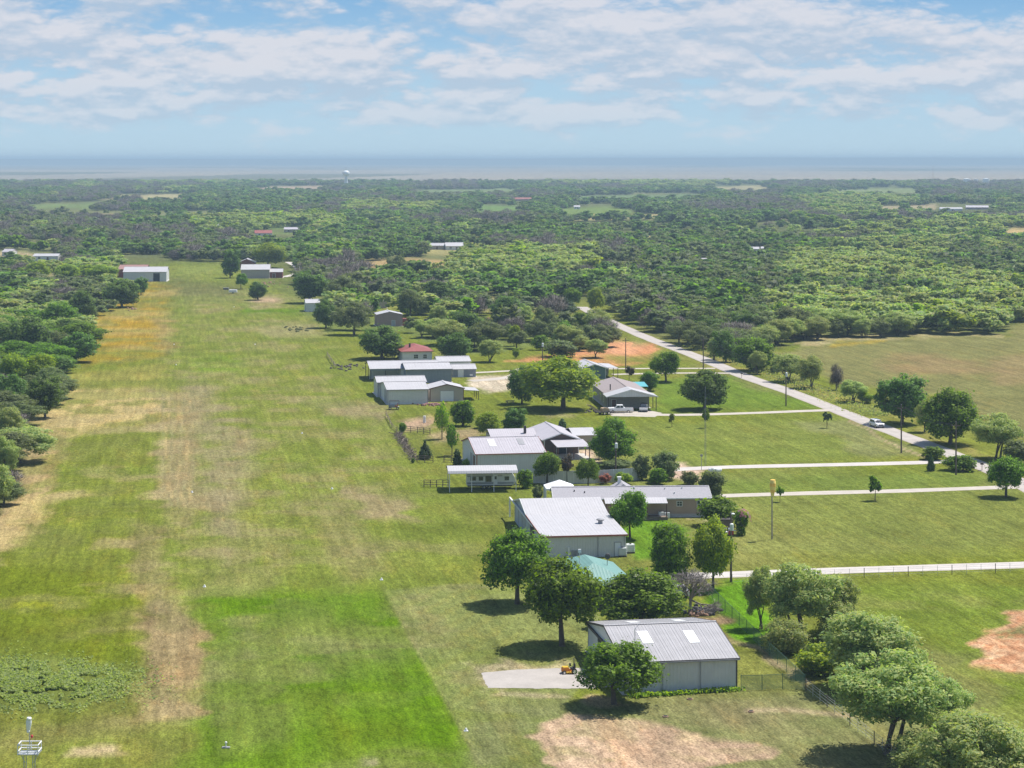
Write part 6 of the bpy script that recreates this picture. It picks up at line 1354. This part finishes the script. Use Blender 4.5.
# orange riding mower on the pad
o = thing('riding_mower', 'orange riding mower standing on the gravel pad', 'mower', G(561.5, 673.5), R(8)); MB().prism([(0, .3), (0, .62), (.15, .72), (.85, .72), (.95, .45), (1.75, .45), (1.75, .3)], -.4, .4).build('body', ORANGE, o, bevel=.05); MB().box(.1, .8, -.36, .36, .72, .80).build('hood', YELLOW, o, bevel=.03); MB().box(1.05, 1.55, -.3, .3, .5, .65).box(1.5, 1.62, -.3, .3, .6, 1.1).build('seat', BLACK, o, bevel=.04); MB().tube((.85, 0, .7), (1.02, 0, 1.0), .025).tube((.92, 0, 1.0), (1.1, 0, 1.02), .18, .18, 12).build('steering_wheel', BLACK, o); MB().box(.45, 1.2, -.62, .62, .14, .3).build('mowing_deck', YELLOW, o, bevel=.04); MB().tube((1.5, -.4, .5), (1.5, -.4, 1.65), .03).tube((1.5, .4, .5), (1.5, .4, 1.65), .03).tube((1.5, -.4, 1.65), (1.5, .4, 1.65), .03).build('roll_bar', TRIM_DARK, o)
wheels(o, [(.25, -.5), (.25, .5)], .2, .18); wheels(o, [(1.45, -.52), (1.45, .52)], .32, .26)
# equipment trailer with raised ramps by the carport house
o = thing('equipment_trailer', 'dark equipment trailer with tan booms beside the carport house', 'trailer', G(597, 415), R(28)); MB().box(0, 4.2, -.9, .9, .55, .72).box(4.2, 5.6, -.06, .06, .5, .62).build('bed', TRIM_DARK, o)
for y in (-.6, .6): MB().prism([(.6, .72), (.9, .72), (-2.2, 2.6), (-2.5, 2.5)], y - .12, y + .12).build('boom', TAN_, o)
MB().prism([(1.2, .72), (1.2, 1.5), (1.7, 1.7), (2.9, 1.5), (3.2, .72)], -.6, .6).build('engine_cover', TAN_, o, bevel=.05); wheels(o, [(1.4, -1.0), (1.4, 1.0), (2.6, -1.0), (2.6, 1.0)], .42, .28)
# ================================================================== SMALL THINGS
def ibc(px, py, label):
    o = thing('water_tank', label, 'water tank', G(px, py), R(7), 'white water tanks at the hangar corner'); MB().box(0, 1.2, 0, 1.0, .18, 1.35).build('container', PLASTIC, o, bevel=.12); MB().box(-.02, 1.22, -.02, 1.02, 0, .16).build('pallet', TRIM_DARK, o); mb = MB()
    for z in (.45, .75, 1.05, 1.36):
        for a, b in (((-.03, -.03), (1.23, -.03)), ((1.23, -.03), (1.23, 1.03)), ((1.23, 1.03), (-.03, 1.03)), ((-.03, 1.03), (-.03, -.03))): mb.tube((*a, z), (*b, z), .018, .018, 4)
    for x in (-.03, .3, .6, .9, 1.23): mb.tube((x, -.03, .15), (x, -.03, 1.36), .018, .018, 4)
    mb.build('cage', STEEL, o); MB().tube((.6, .5, 1.35), (.6, .5, 1.45), .16, .16, 12).build('lid', BLACK, o)
ibc(619, 557, 'caged white water tank standing right at the hangar wall corner'); ibc(627, 553.5, 'caged white water tank set back behind the other at the hangar corner')
o = thing('brown_hut', 'small brown hut under the low dark shrub right of the tan house', 'hut', G(714.5, 532), R(4)); MB().box(0, 2.7, 0, 2.2, -.1, 1.9).build('wall', mat('hut_brown', (.17, .125, .10), .9, vary=.15), o); MB().prism([(-.2, 1.9), (2.9, 1.9), (2.9, 2.0), (-.2, 2.08)], -.2, 2.4).build('roof', TRIM_DARK, o); MB().box(-.1, 2.9, -.9, -.02, -.05, .08).build('step', CONC, o)
o = thing('grill', 'white and red grill standing beside the small brown hut', 'grill', G(731, 535), 0); MB().box(-.4, .4, -.3, .3, .05, .75).build('cart', RED, o, bevel=.03); MB().tube((-.4, 0, .85), (.4, 0, .85), .3, .3, 12).build('hood', WHITE, o, smooth=True); MB().box(.4, .8, -.25, .25, .7, .75).build('side_shelf', WHITE, o)
o = thing('garden_chair', 'white garden chair in front of the small brown hut', 'chair', G(726, 534.5), .4); MB().box(-.28, .28, -.28, .28, .4, .46).build('seat', WHITE, o); MB().box(-.28, .28, .24, .3, .46, 1.0).build('backrest', WHITE, o)
for x in (-.25, .25):
    for y in (-.25, .25): MB().box(x - .03, x + .03, y - .03, y + .03, 0, .4).build('leg', WHITE, o)
o = thing('wood_bench', 'dark picnic bench at the foot of the dark tree beside the spreading oak', 'bench', G(506, 404), TH); MB().box(0, 2.2, 0, .9, .7, .78).build('table_top', WOOD, o); MB().box(0, 2.2, -.6, -.3, .42, .48).build('seat', WOOD, o); MB().box(0, 2.2, 1.2, 1.5, .42, .48).build('seat', WOOD, o)
for x in (.3, 1.8): MB().box(x, x + .1, -.5, 1.4, .34, .42).box(x, x + .1, .1, .2, 0, .7).box(x, x + .1, .7, .8, 0, .7).build('trestle', WOOD, o)
def mailbox(px, py, label):
    o = thing('mailbox', label, 'mailbox', G(px, py), R(-8)); MB().box(-.05, .05, -.05, .05, -.1, 1.15).build('post', POLEWOOD, o); MB().prism([(-.3, 1.15), (-.3, 1.4), (-.15, 1.52), (.15, 1.52), (.3, 1.4), (.3, 1.15)], -.4, .4).build('box', TRIM_DARK, o)
mailbox(741.7, 378, 'dark mailbox where the short drives meet the county road'); mailbox(982, 470.5, 'dark mailbox beside the spreading juniper at the road')
for px, py, lb in ((638, 699.3, 'rusty ground lid nearest to the front tree, below the flower bed')[:3],): pass
def lid(px, py, label):
    o = thing('manhole', label, 'lid', G(px, py)); MB().tube((0, 0, -.05), (0, 0, .12), .34, .32, 14).build('rim', mat('junk_rust', (.36, .22, .15)), o); MB().tube((0, 0, .12), (0, 0, .15), .24, .22, 12).build('cover', BLACK, o)
lid(690, 699.5, 'rusty ground lid just below the flower bed'); lid(665.5, 717, 'rusty ground lid in the lawn below the barn wall'); lid(751, 712, 'rusty ground lid at the end of the bare strip')
def marker(px, py, label, s_=.36):
    o = thing('runway_marker', label, 'marker', G(px, py), TH, 'white markers along the airstrip'); MB().tube((0, 0, -.02), (0, 0, .42 * s_ / .5), s_ * .55, .10, 10).build('cone', WHITE, o); MB().box(-s_ * .6, s_ * .6, -s_ * .6, s_ * .6, -.02, .05).build('base', WHITE, o)
MK = 'white marker on the left edge of the airstrip '
for px, py, lb in [(204.5, 587, 'white marker at the upper left corner of the bright green grass'), (381.5, 580, 'white marker at the top of the diagonal mowing edge'), (332, 489, 'white marker in mid strip above the brown patch'), (192, 492.5, 'white marker at the lower end of the wheel tracks'), (466, 731, 'white marker at the lower end of the diagonal mowing edge'),
   (176, 365, 'white marker level with the straw patch of the left margin'), (174, 344.6, 'white marker at the edge of the gold grass'), (255, 344.6, 'white marker in the pale grass opposite the gold margin'), (234, 307, 'white marker at the near side of the lush far patch'), (302, 433.5, 'white marker in the middle of the strip level with the paddock')]: marker(px, py, lb)
o = thing('ground_fixture', 'small dark fixture with a white cap on the bright green grass', 'fixture', G(226, 748)); MB().box(-.4, .4, -.2, .2, 0, .12).build('base', TRIM_GREY, o); MB().tube((0, 0, .14), (0, 0, .5), .07, .06).ball((0, 0, .55), .13, 8, 5).build('cap', WHITE, o)
o = thing('dark_box', 'dark flat box lying on the grass near the end of the strip', 'box', G(226, 289.6)); MB().box(-1.2, 1.2, -.8, .8, 0, .7).build('body', TRIM_DARK, o, bevel=.08); MB().box(-1.3, 1.3, -.9, .9, .7, .8).build('lid', TRIM_GREY, o)
o = thing('white_trailer', 'small white trailer on the grass near the end of the strip', 'trailer', G(233, 293.5)); MB().box(-1.8, 1.8, -.9, .9, .5, 1.7).build('body', WHITE, o, bevel=.12); MB().box(1.8, 2.9, -.06, .06, .45, .55).build('drawbar', STEEL, o); wheels(o, [(0, -.95), (0, .95)], .35, .2)
o = thing('feed_drum', 'white drum standing in the dirt arena', 'drum', G(424.5, 422.5)); MB().tube((0, 0, 0), (0, 0, 1.5), .32, .32, 14).build('barrel', WHITE, o); MB().tube((0, 0, .5), (0, 0, .54), .34, .34, 14).tube((0, 0, 1.0), (0, 0, 1.04), .34, .34, 14).build('hoop', STEEL, o)
o = thing('propane_tank', 'white propane tank beside the drive on the second lawn', 'tank', G(715, 474), R(10)); MB().tube((-.9, 0, .75), (.9, 0, .75), .45, .45, 14).ball((-.9, 0, .75), .45, 12, 6).ball((.9, 0, .75), .45, 12, 6).build('vessel', WHITE, o, smooth=True)
for x in (-.6, .6): MB().box(x - .1, x + .1, -.35, .35, 0, .4).build('saddle', CONC, o)
